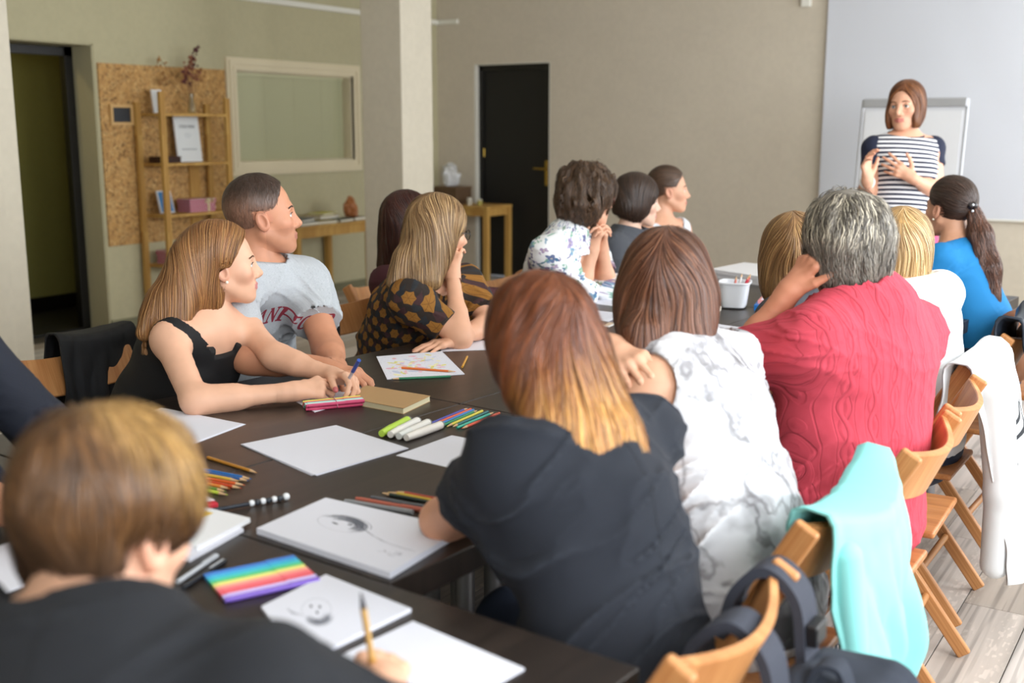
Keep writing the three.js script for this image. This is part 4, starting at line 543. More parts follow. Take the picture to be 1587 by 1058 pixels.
// woman with the bun
person({ seed: 9, label: 'woman with brown hair tied in a bun and a light grey strappy top, in profile', skin: '#e2b59a', brow: '#4b382c',
  head: { c: [-2.541, 1.155, -5.437], yaw: 58, pitch: 2, s: 0.99, cell: 0.004 }, nb: [-2.57, 1.0, -5.4], shR: [-2.555, 0.94, -5.22], shL: [-2.515, 0.945, -5.56], hip: [-2.65, 0.52, -5.4], wrR: [-2.42, 0.8, -5.22], wrL: [-2.4, 0.8, -5.36], ik: ['L', 'R'], cell: 0.015,
  top: { name: 'light_top', mat: cloth({ color: '#d4d8de' }), sleeve: 0, ease: 0.008, wrinkle: 0.006, cell: 0.012, clip: tank(0.075, 0.07, 0.062) }, trousers: jeans,
  hair: (fr) => hairStyle(fr, { prims: [cap(0.01), [(x, y, z) => Math.hypot(x - 0.0, y - 0.01, z + 0.128) - 0.034, 0.012]], face: false, cut: (a) => Math.max(a[2] - (0.02 + 0.68 * Math.max(0, a[1]) - 0.25 * Math.max(0, -a[1] - 0.02)), -(a[1] + 0.02 - 0.5 * a[2] - 0.015) * 0.8, Math.abs(a[0]) > 0.06 && a[2] < 0.03 && a[1] < 0.02 && a[2] > -0.03 ? 0.01 : -1), cols: hairCols('#4a3527', '#5a4231', '#3b2a1f'), count: 1300, len: 0.09, width: 0.004, lift: 0.002, flow: (a) => norm3([0.0 - a[0] * 2, 0.01 - a[1], -0.128 - a[2]]) }) });
// ombre-haired person in the black t-shirt
person({ seed: 10, label: 'person with auburn to golden ombre hair in a plain black t-shirt, leaning forward', skin: '#dcab8e',
  head: { c: [-0.962, 1.105, -1.575], yaw: -64, pitch: -16, s: 0.98, cell: 0.005 }, nb: [-0.9, 0.995, -1.55], shL: [-0.918, 0.95, -1.415], shR: [-0.85, 0.938, -1.735], hip: [-0.73, 0.53, -1.5], elL: [-1.155, 0.778, -1.55], wrL: [-1.1, 0.775, -1.755], elR: [-0.93, 0.81, -1.84], wrR: [-1.12, 0.785, -1.86], handL: { dir: [0.1, 0, -1], nrm: [0, 1, 0], curl: [0.3, 0.3, 0.3, 0.3] }, handR: { dir: [-0.7, 0, 0.3], nrm: [0, 1, 0] },
  top: { name: 't_shirt', mat: cloth({ color: '#1b202a', roughness: 0.92 }), sleeve: 0.54, ease: 0.013, sleeveEase: 0.012, wrinkle: 0.022, cell: 0.0075, hem: -0.1, long: 0.12 }, trousers: jeans,
  hair: (fr) => hairStyle(fr, { prims: [cap(0.013), [(x, y, z) => sEll(x, y + 0.03, z + 0.045, 0.088, 0.1, 0.07), 0.03]], world: [[flatCapsule([-0.925, 1.1, -1.545], [-0.85, 1.01, -1.5], [0.35, 0, -0.9], 0.085, 0.065, 0.095, 0.04), 0.04], [flatCapsule([-0.86, 1.05, -1.55], [-0.775, 0.955, -1.535], [0.35, 0, -0.9], 0.055, 0.035, 0.045, 0.012), 0.04], [flatCapsule([-0.87, 1.03, -1.5], [-0.805, 0.965, -1.47], [0.35, 0, -0.9], 0.04, 0.03, 0.025, 0.01), 0.03]], reach: [[-0.78, 0.96, -1.47]], cols: hairCols('#6e3c20', '#8a4c26'), rough: 0.004, cell: 0.006, count: 5600, len: 0.15, width: 0.0026, part: 0.0, freeTip: 0.07, lift: 0.006, step: 0.011, curl: 0.1,
    colAt: (p, t, f) => { const d = (p[0] + 0.956) * 0.55 - (p[1] - 1.22) * 0.85, k = sstep(0.12, 0.3, d + 0.05 * (t - 0.5) + 0.02 * f); return mix3(mix3(lin('#5e301b'), lin('#8c4c26'), t), mix3(lin('#a8682c'), lin('#d9a558'), t), k); } }) });
// person in the marbled sleeveless top, hand on her shoulder
person({ seed: 11, label: 'person with straight brown hair in a white grey-marbled sleeveless top, hand on shoulder', skin: '#e4b89c',
  head: { c: [-1.008, 1.132, -2.161], yaw: -18, pitch: -3, s: 1.0, cell: 0.006 }, nb: [-0.958, 1.02, -2.155], shL: [-0.955, 0.972, -1.985], shR: [-0.905, 0.965, -2.315], hip: [-0.76, 0.53, -2.03], elL: [-1.02, 0.79, -1.87], wrL: [-1.13, 0.79, -2.1], elR: [-1.15, 0.85, -2.3], wrR: [-1.05, 1.035, -1.995], ik: ['R'], handR: { dir: [0.72, -0.18, 0.42], nrm: [-0.15, 0.9, 0.4], curl: [0.35, 0.38, 0.42, 0.45], thumb: [0.4, 0.4], cell: 0.0032, nails: '#b5303c' }, handL: { dir: [-0.4, 0, -0.7], nrm: [0, 1, 0] },
  top: { name: 'sleeveless_top', mat: std({ map: (() => { const t = rep(marbleTex, 1, 1.55); t.offset.set(0, 0.98); return t; })(), roughness: 0.75 }), sleeve: 0, ease: 0.018, wrinkle: 0.02, cell: 0.008, hem: -0.12, long: 0.14, clip: (a, b, c, fr, p) => 0.078 - Math.min(len3(sub3(p, add3(fr.o.shL, fr.right, -0.05))), len3(sub3(p, add3(fr.o.shR, fr.right, 0.05)))) }, trousers: cloth({ color: '#70614f' }),
  hair: (fr) => hairStyle(fr, { prims: [cap(0.017), [(x, y, z) => sEll(x, y + 0.04, z + 0.035, 0.099, 0.125, 0.085), 0.03]], world: [[flatCapsule([-0.99, 1.12, -2.13], [-0.965, 1.02, -2.085], [0.9, 0, -0.3], 0.098, 0.07, 0.088, 0.045), 0.04], [capsule([-1.0, 1.06, -2.03], [-0.975, 1.0, -1.99], 0.04, 0.015), 0.03]], reach: [[-0.97, 0.99, -2.05]], cols: hairCols('#5a3524', '#744a34', '#8a5c42', '#48291c'), count: 4200, len: 0.17, width: 0.003, part: 0.0, freeTip: 0.05, lift: 0.004, step: 0.01 }) });
// grey-haired person in the cable-knit sweater
const cableBump = canvasTex(512, 512, (c, w, h) => {                 // knit relief: cables with crossing strands between plain panels, one tile = 0.2 m
  c.fillStyle = '#8c8c8c'; c.fillRect(0, 0, w, h); for (let y = 0; y < h; y += 6) { c.fillStyle = 'rgba(70,70,70,0.25)'; c.fillRect(0, y, w, 2); }
  for (let k = 0; k < 4; k++) { const x0 = k * 128 + 64, wv = (y, q) => x0 + q * 15 * Math.sin(y / 512 * 6.283 * 4 / 2 + k * 2.2); for (const q of [-1, 1]) { for (const [lw, st] of [[22, '#d8d8d8'], [10, '#ffffff']]) { c.strokeStyle = st; c.lineWidth = lw; c.beginPath(); for (let y = -8; y <= 520; y += 6) c[y < 0 ? 'moveTo' : 'lineTo'](wv(y, q), y); c.stroke(); } c.strokeStyle = '#101010'; c.lineWidth = 5; c.beginPath(); for (let y = -8; y <= 520; y += 6) c[y < 0 ? 'moveTo' : 'lineTo'](wv(y, q) + q * 13, y); c.stroke(); } for (const dx of [-40, 40]) { c.strokeStyle = '#2c2c2c'; c.lineWidth = 4; c.beginPath(); c.moveTo(x0 + dx, -4); c.lineTo(x0 + dx, 516); c.stroke(); } }
}, false); cableBump.repeat.set(5, 5);
const cable = (p, fr) => { const q = sub3(p, fr.o.nb), a = dot3(q, fr.right), b = dot3(q, fr.up), c = dot3(q, fr.front), u = a * 1.05 + b * 0.05; const W = 0.05, i = Math.floor(u / W), x = u - (i + 0.5) * W, ph = b / 0.055 * 6.283 + i * 2.1, s1 = 0.008 * Math.sin(ph * 0.5), e1 = Math.exp(-(((x - s1) / 0.0062) ** 2)), e2 = Math.exp(-(((x + s1) / 0.0062) ** 2)), over = Math.cos(ph * 0.5) > 0 ? Math.max(e1, e2 * 0.72) : Math.max(e2, e1 * 0.72); return 0.0012 * over - 0.0006 * Math.exp(-(((Math.abs(x) - 0.0185) / 0.003) ** 2)); };
person({ seed: 12, label: 'person with short wavy grey hair in a coral red cable-knit sweater, propping the head', skin: '#cf9478', blush: '#c07a64', fat: 1.32, armFat: 1.12, neckFat: 1.15, size: 1.02, flat: true,
  head: { c: [-0.772, 1.182, -2.64], yaw: -32, pitch: -4, roll: -4, s: 1.05, cell: 0.005 }, nb: [-0.715, 1.075, -2.63], shL: [-0.775, 0.995, -2.462], shR: [-0.648, 0.975, -2.815], hip: [-0.75, 0.57, -2.6], elL: [-0.962, 0.935, -2.505], wrL: [-0.868, 1.098, -2.528], elR: [-0.75, 0.82, -2.97], wrR: [-0.95, 0.79, -2.99], handL: { dir: [0.42, 0.72, -0.15], nrm: [-0.55, 0.1, 0.8], curl: [0.22, 0.42, 0.5, 0.55], thumb: [0.6, 0.2], cell: 0.0035 }, handR: { dir: [-0.9, 0, 0], nrm: [0, 1, 0] },
  top: { name: 'cable_knit_sweater', mat: std({ color: '#c84556', roughness: 0.95, bumpMap: cableBump, bumpScale: 0.0045 }), planar: true, sleeve: 0.98, ease: 0.016, sleeveEase: 0.016, wrinkle: 0.012, cell: 0.0075, hem: -0.16, hemUp: [0, 1, 0], long: 0.1, neck: 0.45, relief: cable }, trousers: cloth({ color: '#7a2431' }),
  hair: (fr) => hairStyle(fr, { prims: [cap(0.017), [(x, y, z) => sEll(x, y - 0.05, z + 0.03, 0.088, 0.08, 0.09), 0.03], [(x, y, z) => sEll(x, y + 0.03, z + 0.05, 0.078, 0.07, 0.06), 0.03]], faceCut: [0, -0.05, 0.1, 0.075, 0.1, 0.085], cut: (a) => Math.max(-(a[1] + 0.1), Math.abs(a[0]) > 0.05 && a[1] < 0.012 && a[2] > -0.032 ? 0.012 : -1), cols: hairCols('#6e675e', '#8a8378', '#55504a', '#b5ac9c'), count: 4600, len: 0.05, step: 0.006, width: 0.0032, curl: 0.4, clump: 2.6, rough: 0.004, lift: 0.007, freeTip: 0.02, cell: 0.006,
    colAt: (p, t, f) => { const a = fr.toL(...p), n = noise(p[0] * 30, p[1] * 22, p[2] * 30), hi = t > 0.7 ? 1 : 0; return mix3(mix3(lin('#57514a'), lin('#8d867b'), clamp(t + n * 0.4, 0, 1)), lin('#cfc5b0'), hi * sstep(0.0, 0.05, a[1]) * 0.8); } }) });
// dark-grey top, half hidden
person({ seed: 13, label: 'person with light brown hair in a dark grey top, beyond the grey-haired one', skin: '#e0b396',
  head: { c: [-1.062, 1.105, -3.115], yaw: -25, s: 1.0, cell: 0.007 }, nb: [-1.015, 1.005, -3.1], shL: [-1.035, 0.95, -2.945], shR: [-0.955, 0.95, -3.265], hip: [-0.82, 0.53, -3.02], wrL: [-1.2, 0.79, -3.15], wrR: [-1.2, 0.79, -3.3], ik: ['L', 'R'], cell: 0.016,
  top: { name: 'grey_top', mat: cloth({ color: '#43464e' }), sleeve: 1.7, ease: 0.012, wrinkle: 0.009 }, trousers: jeans,
  hair: (fr) => hairStyle(fr, { prims: [cap(0.016), [(x, y, z) => sEll(x, y + 0.04, z + 0.04, 0.092, 0.12, 0.08), 0.03]], world: [[flatCapsule([-1.045, 1.1, -3.08], [-1.03, 1.03, -3.05], [0.9, 0, -0.3], 0.088, 0.06, 0.08, 0.04), 0.03]], reach: [[-1.02, 1.0, -3.05]], cols: hairCols('#8a6640', '#a37d52', '#6f4f30', '#b8925f'), count: 1700, len: 0.14, width: 0.0038, part: 0.01, freeTip: 0.04 }) });
// blond, white t-shirt
person({ seed: 14, label: 'person with straight blond hair in a plain white t-shirt', skin: '#e6bba0',
  head: { c: [-0.868, 1.103, -3.546], yaw: -12, s: 1.0, cell: 0.007 }, nb: [-0.826, 1.015, -3.52], shL: [-0.872, 0.965, -3.37], shR: [-0.77, 0.965, -3.69], hip: [-0.78, 0.53, -3.52], wrL: [-1.1, 0.79, -3.55], wrR: [-1.1, 0.79, -3.72], ik: ['L', 'R'], cell: 0.016,
  top: { name: 'white_t_shirt', mat: cloth({ color: '#eceef0' }), sleeve: 0.6, ease: 0.014, wrinkle: 0.009 }, trousers: jeans,
  hair: (fr) => hairStyle(fr, { prims: [cap(0.015), [(x, y, z) => sEll(x, y + 0.035, z + 0.035, 0.09, 0.115, 0.085), 0.03]], cols: hairCols('#b8935f', '#cfae7c', '#a07c4b', '#dcc193'), count: 1700, len: 0.14, width: 0.0038, part: 0.0, freeTip: 0.04 }) });
// long ponytail, blue top
person({ seed: 15, label: 'person with a long wavy dark brown ponytail in a bright blue long-sleeved top', skin: '#dcae92', brow: '#3c2c24',
  head: { c: [-0.995, 1.157, -4.804], yaw: -58, pitch: 0, s: 1.0, cell: 0.005 }, nb: [-0.958, 1.01, -4.785], shL: [-0.985, 0.965, -4.615], shR: [-0.9, 0.96, -4.96], hip: [-0.8, 0.53, -4.74], wrL: [-1.2, 0.79, -4.75], wrR: [-1.2, 0.79, -4.95], ik: ['L', 'R'], cell: 0.015,
  top: { name: 'blue_top', mat: cloth({ color: '#0d74b0' }), sleeve: 1.8, ease: 0.009, wrinkle: 0.008, hem: -0.1 }, trousers: jeans,
  hair: (fr) => { const P = [[-0.905, 1.165, -4.765], [-0.862, 1.06, -4.755], [-0.825, 0.93, -4.735], [-0.775, 0.79, -4.715]]; hairStyle(fr, { prims: [cap(0.009)], face: false, cut: (a) => Math.max(a[2] - (0.02 + 0.68 * Math.max(0, a[1]) - 0.25 * Math.max(0, -a[1] - 0.02)), -(a[1] + 0.045 - 0.35 * a[2]), Math.abs(a[0]) > 0.06 && a[1] < 0.015 && a[2] > -0.035 && a[2] < 0.03 ? 0.01 : -1), cols: hairCols('#2e1f18', '#3c2a21', '#4a342a'), count: 1300, len: 0.09, width: 0.0036, lift: 0.002, flow: (a) => norm3([-a[0] * 2.2, 0.0 - a[1] * 1.2, -0.12 - a[2]]) });
    hairStyle({ ...fr }, { prims: [[() => 1, 0]], face: false, world: [[capsule(P[0], P[1], 0.022, 0.036), 0.02], [capsule(P[1], P[2], 0.036, 0.042), 0.03], [capsule(P[2], P[3], 0.042, 0.012), 0.03]], reach: P, pad: 0.08, rough: 0.006, cols: hairCols('#4a2f24', '#5e3c2d', '#734a36', '#3b251c'), count: 1800, len: 0.14, width: 0.0036, curl: 0.45, lift: 0.008, freeTip: 0.06, flow: () => ({ world: norm3([0.28, -1, 0.1]) }) }).name = 'ponytail';
    mesh('hair_clip', merge([-1, 0, 1].map((k) => new THREE.SphereGeometry(0.016, 10, 8).translate(...add3(P[0], [0.012 * k, 0.008, 0.03 - Math.abs(k) * 0.008])))), std({ color: '#1d1618', roughness: 0.3 }), fr.root); mesh('hair_clip_bead', merge([-1, 1].map((k) => new THREE.SphereGeometry(0.005, 8, 6).translate(...add3(P[0], [0.014, 0.012 * k, 0.045])))), phys({ color: '#dfe3ea', roughness: 0.1 }), fr.root); mesh('earring', new THREE.SphereGeometry(0.0042, 10, 8).translate(...fr.toW([0.083, -0.044, 0.003])), phys({ color: '#f0ead8', roughness: 0.2 }), fr.root); } });
// the presenter
person({ seed: 16, label: 'standing presenter with a reddish-brown bob, navy and white striped t-shirt and pink trousers', standing: true, skin: '#e6b79c', lip: '#b9605c', brow: '#6b4028', iris: '#586068',
  head: { c: [-1.457, 1.583, -5.865], yaw: 187, pitch: 0, roll: 3, s: 1.0, cell: 0.0036 }, nb: [-1.455, 1.43, -5.875], shR: [-1.575, 1.375, -5.775], shL: [-1.34, 1.375, -5.965], hip: [-1.432, 0.94, -5.79], hipHeading: 147, elR: [-1.585, 1.16, -5.7], wrR: [-1.525, 1.225, -5.5], elL: [-1.285, 1.165, -5.89], wrL: [-1.352, 1.235, -5.66], handR: { dir: [-0.12, 0.95, 0.1], nrm: [-0.72, 0.05, -0.25], curl: [0.34, 0.38, 0.42, 0.46], thumb: [0.75, 0.15], cell: 0.0032 }, handL: { dir: [-0.72, 0.5, 0.35], nrm: [-0.2, 0.35, 0.9], curl: [0.16, 0.2, 0.24, 0.3], thumb: [0.9, 0.0], spread: 0.16, cell: 0.0032 },
  top: { name: 'striped_t_shirt', mat: std({ map: stripeTex, roughness: 0.85 }), sleeve: 0, ease: 0.009, wrinkle: 0.006, cell: 0.009, hem: -0.02, hemUp: [0, 1, 0], collar: 0.014, collarFront: -0.02,
    part: (top, fr, ap) => { for (const s of ['L', 'R']) { const A = fr.arm[s], q = s === 'R' ? 1 : -1, n = norm3(sub3(A.el, A.sh)), c = mix3(A.sh, A.el, 0.42), base = union([[capsule(add3(A.sh, fr.right, -0.05 * q), A.sh, 0.056, 0.058), 0.03], [capsule(A.sh, mix3(A.sh, A.el, 0.6), 0.056, 0.054), 0.03]]); mesh('sleeve', netMesh((x, y, z) => Math.max(base(x, y, z) + 0.004 * noise(x * 20, y * 20, z * 20), dot3([x - c[0], y - c[1], z - c[2]], n)), ...bbox([A.sh, A.el], 0.1), 0.009), cloth({ color: '#1a2038' }), fr.root); }
      const N = fr.o.nb, p = []; for (let i = 0; i < 20; i++) { const a = i / 20 * 6.283; p.push(add3(add3(add3(N, fr.right, 0.088 * Math.cos(a)), fr.front, 0.07 * Math.sin(a) + 0.01), fr.up, 0.012 - 0.03 * Math.sin(a))); } mesh('neckband', tube(p, 0.006, 60, 6, true), cloth({ color: '#1a2038' }), fr.root); } },
  trousers: cloth({ color: '#d8547f' }), trouserCell: 0.014,
  hair: (fr) => hairStyle(fr, { prims: [cap(0.009), [(x, y, z) => sEll(x, y + 0.03, z + 0.02, 0.086, 0.096, 0.078), 0.03], [(x, y, z) => sEll(Math.abs(x + 0.004) - 0.067, y + 0.05, z - 0.022, 0.02, 0.068, 0.04), 0.02]], faceCut: [0.002, -0.025, 0.115, 0.073, 0.108, 0.092], cut: (a) => -(a[1] + 0.108), cols: hairCols('#6b3d22', '#84502c', '#56301b', '#9a6236'), count: 2400, len: 0.15, width: 0.0034, part: 0.014, freeTip: 0.012 }),
  extra: (fr) => { const w = fr.arm.R, d = norm3(sub3(w.wr, w.el)), u = norm3(cross3(d, [1, 0, 0])), v = cross3(d, u), p = []; for (let i = 0; i < 16; i++) { const a = i / 16 * 6.283; p.push(add3(add3(add3(w.wr, d, -0.02), u, 0.031 * Math.cos(a)), v, 0.031 * Math.sin(a))); } mesh('bracelet', tube(p, 0.006, 32, 8, true), phys({ color: '#ece8e2', roughness: 0.3 }), fr.root); } });
// short-haired person in black at the row end
person({ seed: 1, label: 'short-haired person in a black top at the row end, drawing with a pencil', skin: '#e6bda3',
  head: { c: [-0.968, 1.065, -0.712], yaw: -6, pitch: -12, roll: 2, s: 0.95, cell: 0.005 }, nb: [-0.9, 0.975, -0.642], shR: [-0.732, 0.938, -0.7], shL: [-1.06, 0.945, -0.585], hip: [-0.81, 0.53, -0.36], elR: [-0.62, 0.82, -0.83], wrR: [-0.832, 0.785, -0.985], elL: [-1.2, 0.82, -0.7], wrL: [-1.13, 0.79, -0.8], ik: ['L'], handR: { dir: [-0.55, 0.02, -0.75], nrm: [0.25, 0.85, 0.1], curl: [0.42, 0.5, 0.6, 0.65], thumb: [0.5, 0.55], cell: 0.0032 }, handL: { dir: [0, 0, -1], nrm: [0, 1, 0] },
  top: { name: 'black_top', mat: cloth({ color: '#12151b', roughness: 0.9 }), sleeve: 1.4, ease: 0.013, sleeveEase: 0.012, wrinkle: 0.02, cell: 0.008, neck: 0.24 }, trousers: blackCloth,
  hair: (fr) => hairStyle(fr, { prims: [cap(0.008), [(x, y, z) => sEll(x + 0.004, y - 0.05, z + 0.006, 0.087, 0.075, 0.102), 0.02], [(x, y, z) => sEll(x + 0.074, y - 0.03, z - 0.02, 0.016, 0.045, 0.035), 0.02], [(x, y, z) => sEll(x, y + 0.045, z + 0.045, 0.058, 0.07, 0.04), 0.03]], faceCut: [0, -0.05, 0.1, 0.07, 0.1, 0.07], cut: (a) => Math.max(-(a[1] + 0.118), a[1] < 0.015 ? Math.max(Math.abs(a[0]) - (0.09 + 0.45 * (a[1] - 0.015)), -a[2] - (0.116 + 0.72 * (a[1] - 0.015))) : -1, -(a[2] - (a[1] < -0.02 ? 9 : -9)) > 5 ? -1 : -1, a[0] < -0.05 && a[1] < -0.005 && a[2] > -0.035 && a[2] < 0.012 ? 0.01 : -1), cols: hairCols('#5a4130'), count: 5600, len: 0.055, step: 0.006, width: 0.0024, clump: 2.2, rough: 0.003, lift: 0.005, freeTip: 0.007, cell: 0.006, crown: [0.015, 0.12, -0.045],
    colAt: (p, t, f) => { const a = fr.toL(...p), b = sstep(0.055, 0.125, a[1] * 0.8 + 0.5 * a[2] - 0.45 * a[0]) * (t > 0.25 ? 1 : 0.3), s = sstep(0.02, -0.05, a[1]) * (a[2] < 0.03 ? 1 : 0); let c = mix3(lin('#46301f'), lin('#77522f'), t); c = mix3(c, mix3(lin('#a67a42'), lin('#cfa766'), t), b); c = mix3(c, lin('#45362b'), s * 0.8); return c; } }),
  extra: (fr) => { let c = [-0.935, 1.15, -0.585]; const d = [0, -1, 0]; for (let i = 0; i < 60; i++) { const v = fr.shirt(...c); if (v < 0.001) break; c = add3(c, d, Math.max(0.001, v * 0.6)); } mesh('zip_pull', rod(add3(c, d, -0.005), add3(add3(c, d, -0.002), [0.012, -0.008, 0.022]), 0.004, 0.003, 8), std({ color: '#a8adb4', metalness: 0.8, roughness: 0.3 }), fr.root); } });
// sleeve and forearm of the person beside the pillar
person({ seed: 2, label: 'person in a navy sleeved top, forearm resting on a white sheet', skin: '#d6a184',
  head: { c: [-2.2, 1.28, -1.06], yaw: 60, s: 1.0, cell: 0.007 }, nb: [-2.2, 1.12, -1.09], shR: [-2.0, 1.06, -0.985], shL: [-2.22, 1.06, -1.28], hip: [-2.42, 0.53, -0.95], elR: [-1.93, 0.805, -1.13], wrR: [-1.73, 0.785, -1.13], elL: [-2.1, 0.82, -1.42], wrL: [-1.9, 0.79, -1.4], handR: { dir: [0.9, 0, -0.1], nrm: [0, 1, 0] }, cell: 0.013,
  top: { name: 'navy_top', mat: cloth({ color: '#141a28' }), sleeve: 1.1, ease: 0.014, sleeveEase: 0.012, wrinkle: 0.009 }, trousers: jeans,
  hair: (fr) => hairStyle(fr, { prims: [cap(0.012)], cut: (a) => -(a[1] + 0.03 - 0.3 * a[2]), cols: hairCols('#4a3626', '#5b4431'), count: 600, len: 0.06, width: 0.004 }) });
// ---------------------------------------------------------------- paper, pens and books on the tables
M.paper = std({ color: '#dfe1ec', roughness: 0.85 });
function slab(pts, t, smooth = 0) {                                    // flat quad prism, pts = four [x, z] corners relative to its base centre, base at y = 0
  const s = new THREE.Shape(); pts.forEach((p, i) => (i ? s.lineTo(p[0], -p[1]) : s.moveTo(p[0], -p[1]))); s.closePath();
  const g = new THREE.ExtrudeGeometry(s, { depth: t, bevelEnabled: false }).rotateX(-Math.PI / 2), p = g.attributes.position, uv = new Float32Array(p.count * 2);
  const e1 = [pts[3][0] - pts[0][0], pts[3][1] - pts[0][1]], e2 = [pts[1][0] - pts[0][0], pts[1][1] - pts[0][1]], det = e1[0] * e2[1] - e1[1] * e2[0];
  for (let i = 0; i < p.count; i++) { const x = p.getX(i) - pts[0][0], z = p.getZ(i) - pts[0][1]; uv[i * 2] = (x * e2[1] - z * e2[0]) / det; uv[i * 2 + 1] = (e1[0] * z - e1[1] * x) / det; }
  g.setAttribute('uv', new THREE.BufferAttribute(uv, 2)); return g;
}
const centre = (q) => [q.reduce((a, p) => a + p[0], 0) / q.length, q.reduce((a, p) => a + p[1], 0) / q.length];
function sheet(name, q, t, mat, label, cat = 'paper', group, y = TY) { const c = centre(q), m = mesh(name, slab(q.map((p) => [p[0] - c[0], p[1] - c[1]]), t), mat, scene); m.position.set(c[0], y, c[1]); return tag(m, label, cat, group); }
function stack(name, q, n, t, label, cat = 'paper', mat = M.paper, y = TY) {
  const c = centre(q), o = thing(name, label, cat, null, [c[0], y, c[1]]), R = rng(n * 7 + Math.round(c[0] * 100));
  for (let i = 0; i < n; i++) { const m = mesh('sheet', slab(q.map((p) => [p[0] - c[0], p[1] - c[1]]), t), mat, o); m.position.set((R() - 0.5) * 0.008, i * t, (R() - 0.5) * 0.008); m.rotation.y = (R() - 0.5) * 0.05; } return o;
}
// pencil drawings on paper
const drawn = (seed, kind) => canvasTex(512, 512, (c, w, h) => {
  const R = rng(seed); c.fillStyle = '#e0e2ed'; c.fillRect(0, 0, w, h); c.lineCap = 'round';
  const arc = (x, y, r, a, b, k) => { c.strokeStyle = `rgba(50,54,66,${k})`; c.lineWidth = 1 + R() * 2; c.beginPath(); c.arc(x, y, r, a, b); c.stroke(); };
  if (kind === 'swirl') { const cx = w * 0.36, cy = h * 0.42; for (let i = 0; i < 90; i++) arc(cx + (R() - 0.5) * 30, cy + (R() - 0.5) * 24, 40 + R() * 46, -2.9 + R() * 1.2, -0.9 + R() * 1.6, 0.15 + R() * 0.4); arc(cx, cy, 88, 0, 6.28, 0.35); c.fillStyle = 'rgba(45,48,60,0.75)'; c.beginPath(); c.ellipse(cx - 18, cy + 20, 14, 7, 0.3, 0, 7); c.fill(); c.beginPath(); c.ellipse(cx + 26, cy - 8, 9, 6, 0.3, 0, 7); c.fill(); for (let k = 0; k < 26; k++) { const t = k / 26, x = cx + 60 + t * 230, y = cy - 20 + Math.sin(t * 3) * 34 + t * 60; c.strokeStyle = `rgba(50,54,66,${0.25 + R() * 0.4})`; c.lineWidth = 1 + R() * 4 * (1 - t); c.beginPath(); c.moveTo(x, y); c.quadraticCurveTo(x + 12, y + 14 * (R() - 0.3), x + 22, y + 8); c.stroke(); } for (let k = 0; k < 14; k++) { c.strokeStyle = 'rgba(50,54,66,0.5)'; c.lineWidth = 1 + R() * 3; const x = w * 0.8 + R() * 60, y = h * 0.62 + R() * 50; c.beginPath(); c.moveTo(x, y); c.lineTo(x + R() * 30 - 15, y + R() * 24 - 8); c.stroke(); } }
  if (kind === 'face') { const cx = w * 0.45, cy = h * 0.45; arc(cx, cy, 96, 0, 6.28, 0.4); for (let i = 0; i < 70; i++) arc(cx + 20 + R() * 30, cy + R() * 20, 50 + R() * 44, -0.9 + R() * 0.5, 0.8 + R() * 1.0, 0.15 + R() * 0.35); c.fillStyle = 'rgba(45,48,60,0.8)'; for (const [x, y] of [[-6, -30], [-44, 14], [24, 10]]) { c.beginPath(); c.ellipse(cx + x, cy + y, 13, 8, 0.4, 0, 7); c.fill(); } for (let k = 0; k < 18; k++) { c.strokeStyle = `rgba(50,54,66,${0.2 + R() * 0.4})`; c.lineWidth = 1 + R() * 2; c.beginPath(); c.moveTo(cx - 10 - k * 6, cy + 96 + k * 4); c.quadraticCurveTo(cx - 40 - k * 4, cy + 120 + R() * 30, cx - 60 - k * 3, cy + 150); c.stroke(); } }
  if (kind === 'colour') { const cl = ['#e9b7c6', '#e8dc7a', '#f0e8a8', '#b9c4e0', '#e4a7bd', '#d8d26a']; for (let i = 0; i < 60; i++) { c.fillStyle = cl[Math.floor(R() * 6)]; c.globalAlpha = 0.75; c.beginPath(); c.ellipse(60 + R() * 390, 60 + R() * 390, 10 + R() * 34, 6 + R() * 12, R() * 3, 0, 7); c.fill(); } c.globalAlpha = 1; for (let i = 0; i < 260; i++) { c.strokeStyle = 'rgba(70,76,110,0.4)'; c.lineWidth = 1.2; const x = R() * w, y = R() * h; c.beginPath(); c.moveTo(x, y); c.lineTo(x + R() * 24 - 12, y + R() * 16 - 8); c.stroke(); } }
  if (kind === 'text') { for (let j = 0; j < 22; j++) { c.strokeStyle = 'rgba(70,74,90,0.45)'; c.lineWidth = 3; let x = 50; while (x < 440) { const l = 12 + R() * 40; c.beginPath(); c.moveTo(x, 60 + j * 18); c.lineTo(x + l, 60 + j * 18); c.stroke(); x += l + 9; } } }
  if (kind === 'lines') { for (let i = 0; i < 30; i++) { c.strokeStyle = 'rgba(90,96,120,0.25)'; c.lineWidth = 1; const x = R() * w, y = R() * h; c.beginPath(); c.moveTo(x, y); c.lineTo(x + R() * 60 - 30, y + R() * 40 - 20); c.stroke(); } }
});
const dm = (s, k) => std({ map: drawn(s, k), roughness: 0.85 });
stack('paper_stack', [[-1.917, -1.793], [-1.85, -2.045], [-1.573, -1.983], [-1.609, -1.712]], 5, 0.0007, 'loose stack of blank white sheets in the middle of the dark tables');
stack('paper_stack', [[-2.36, -1.93], [-2.054, -1.935], [-2.015, -1.71], [-2.32, -1.69]], 3, 0.0006, 'blank white sheets before the elbow of the woman in the black top');
sheet('paper_sheet', [[-2.16, -2.2], [-2.17, -2.41], [-1.97, -2.41], [-1.99, -2.12]], 0.001, dm(12, 'lines'), 'white sheet under the hands of the woman holding the pen', 'paper');
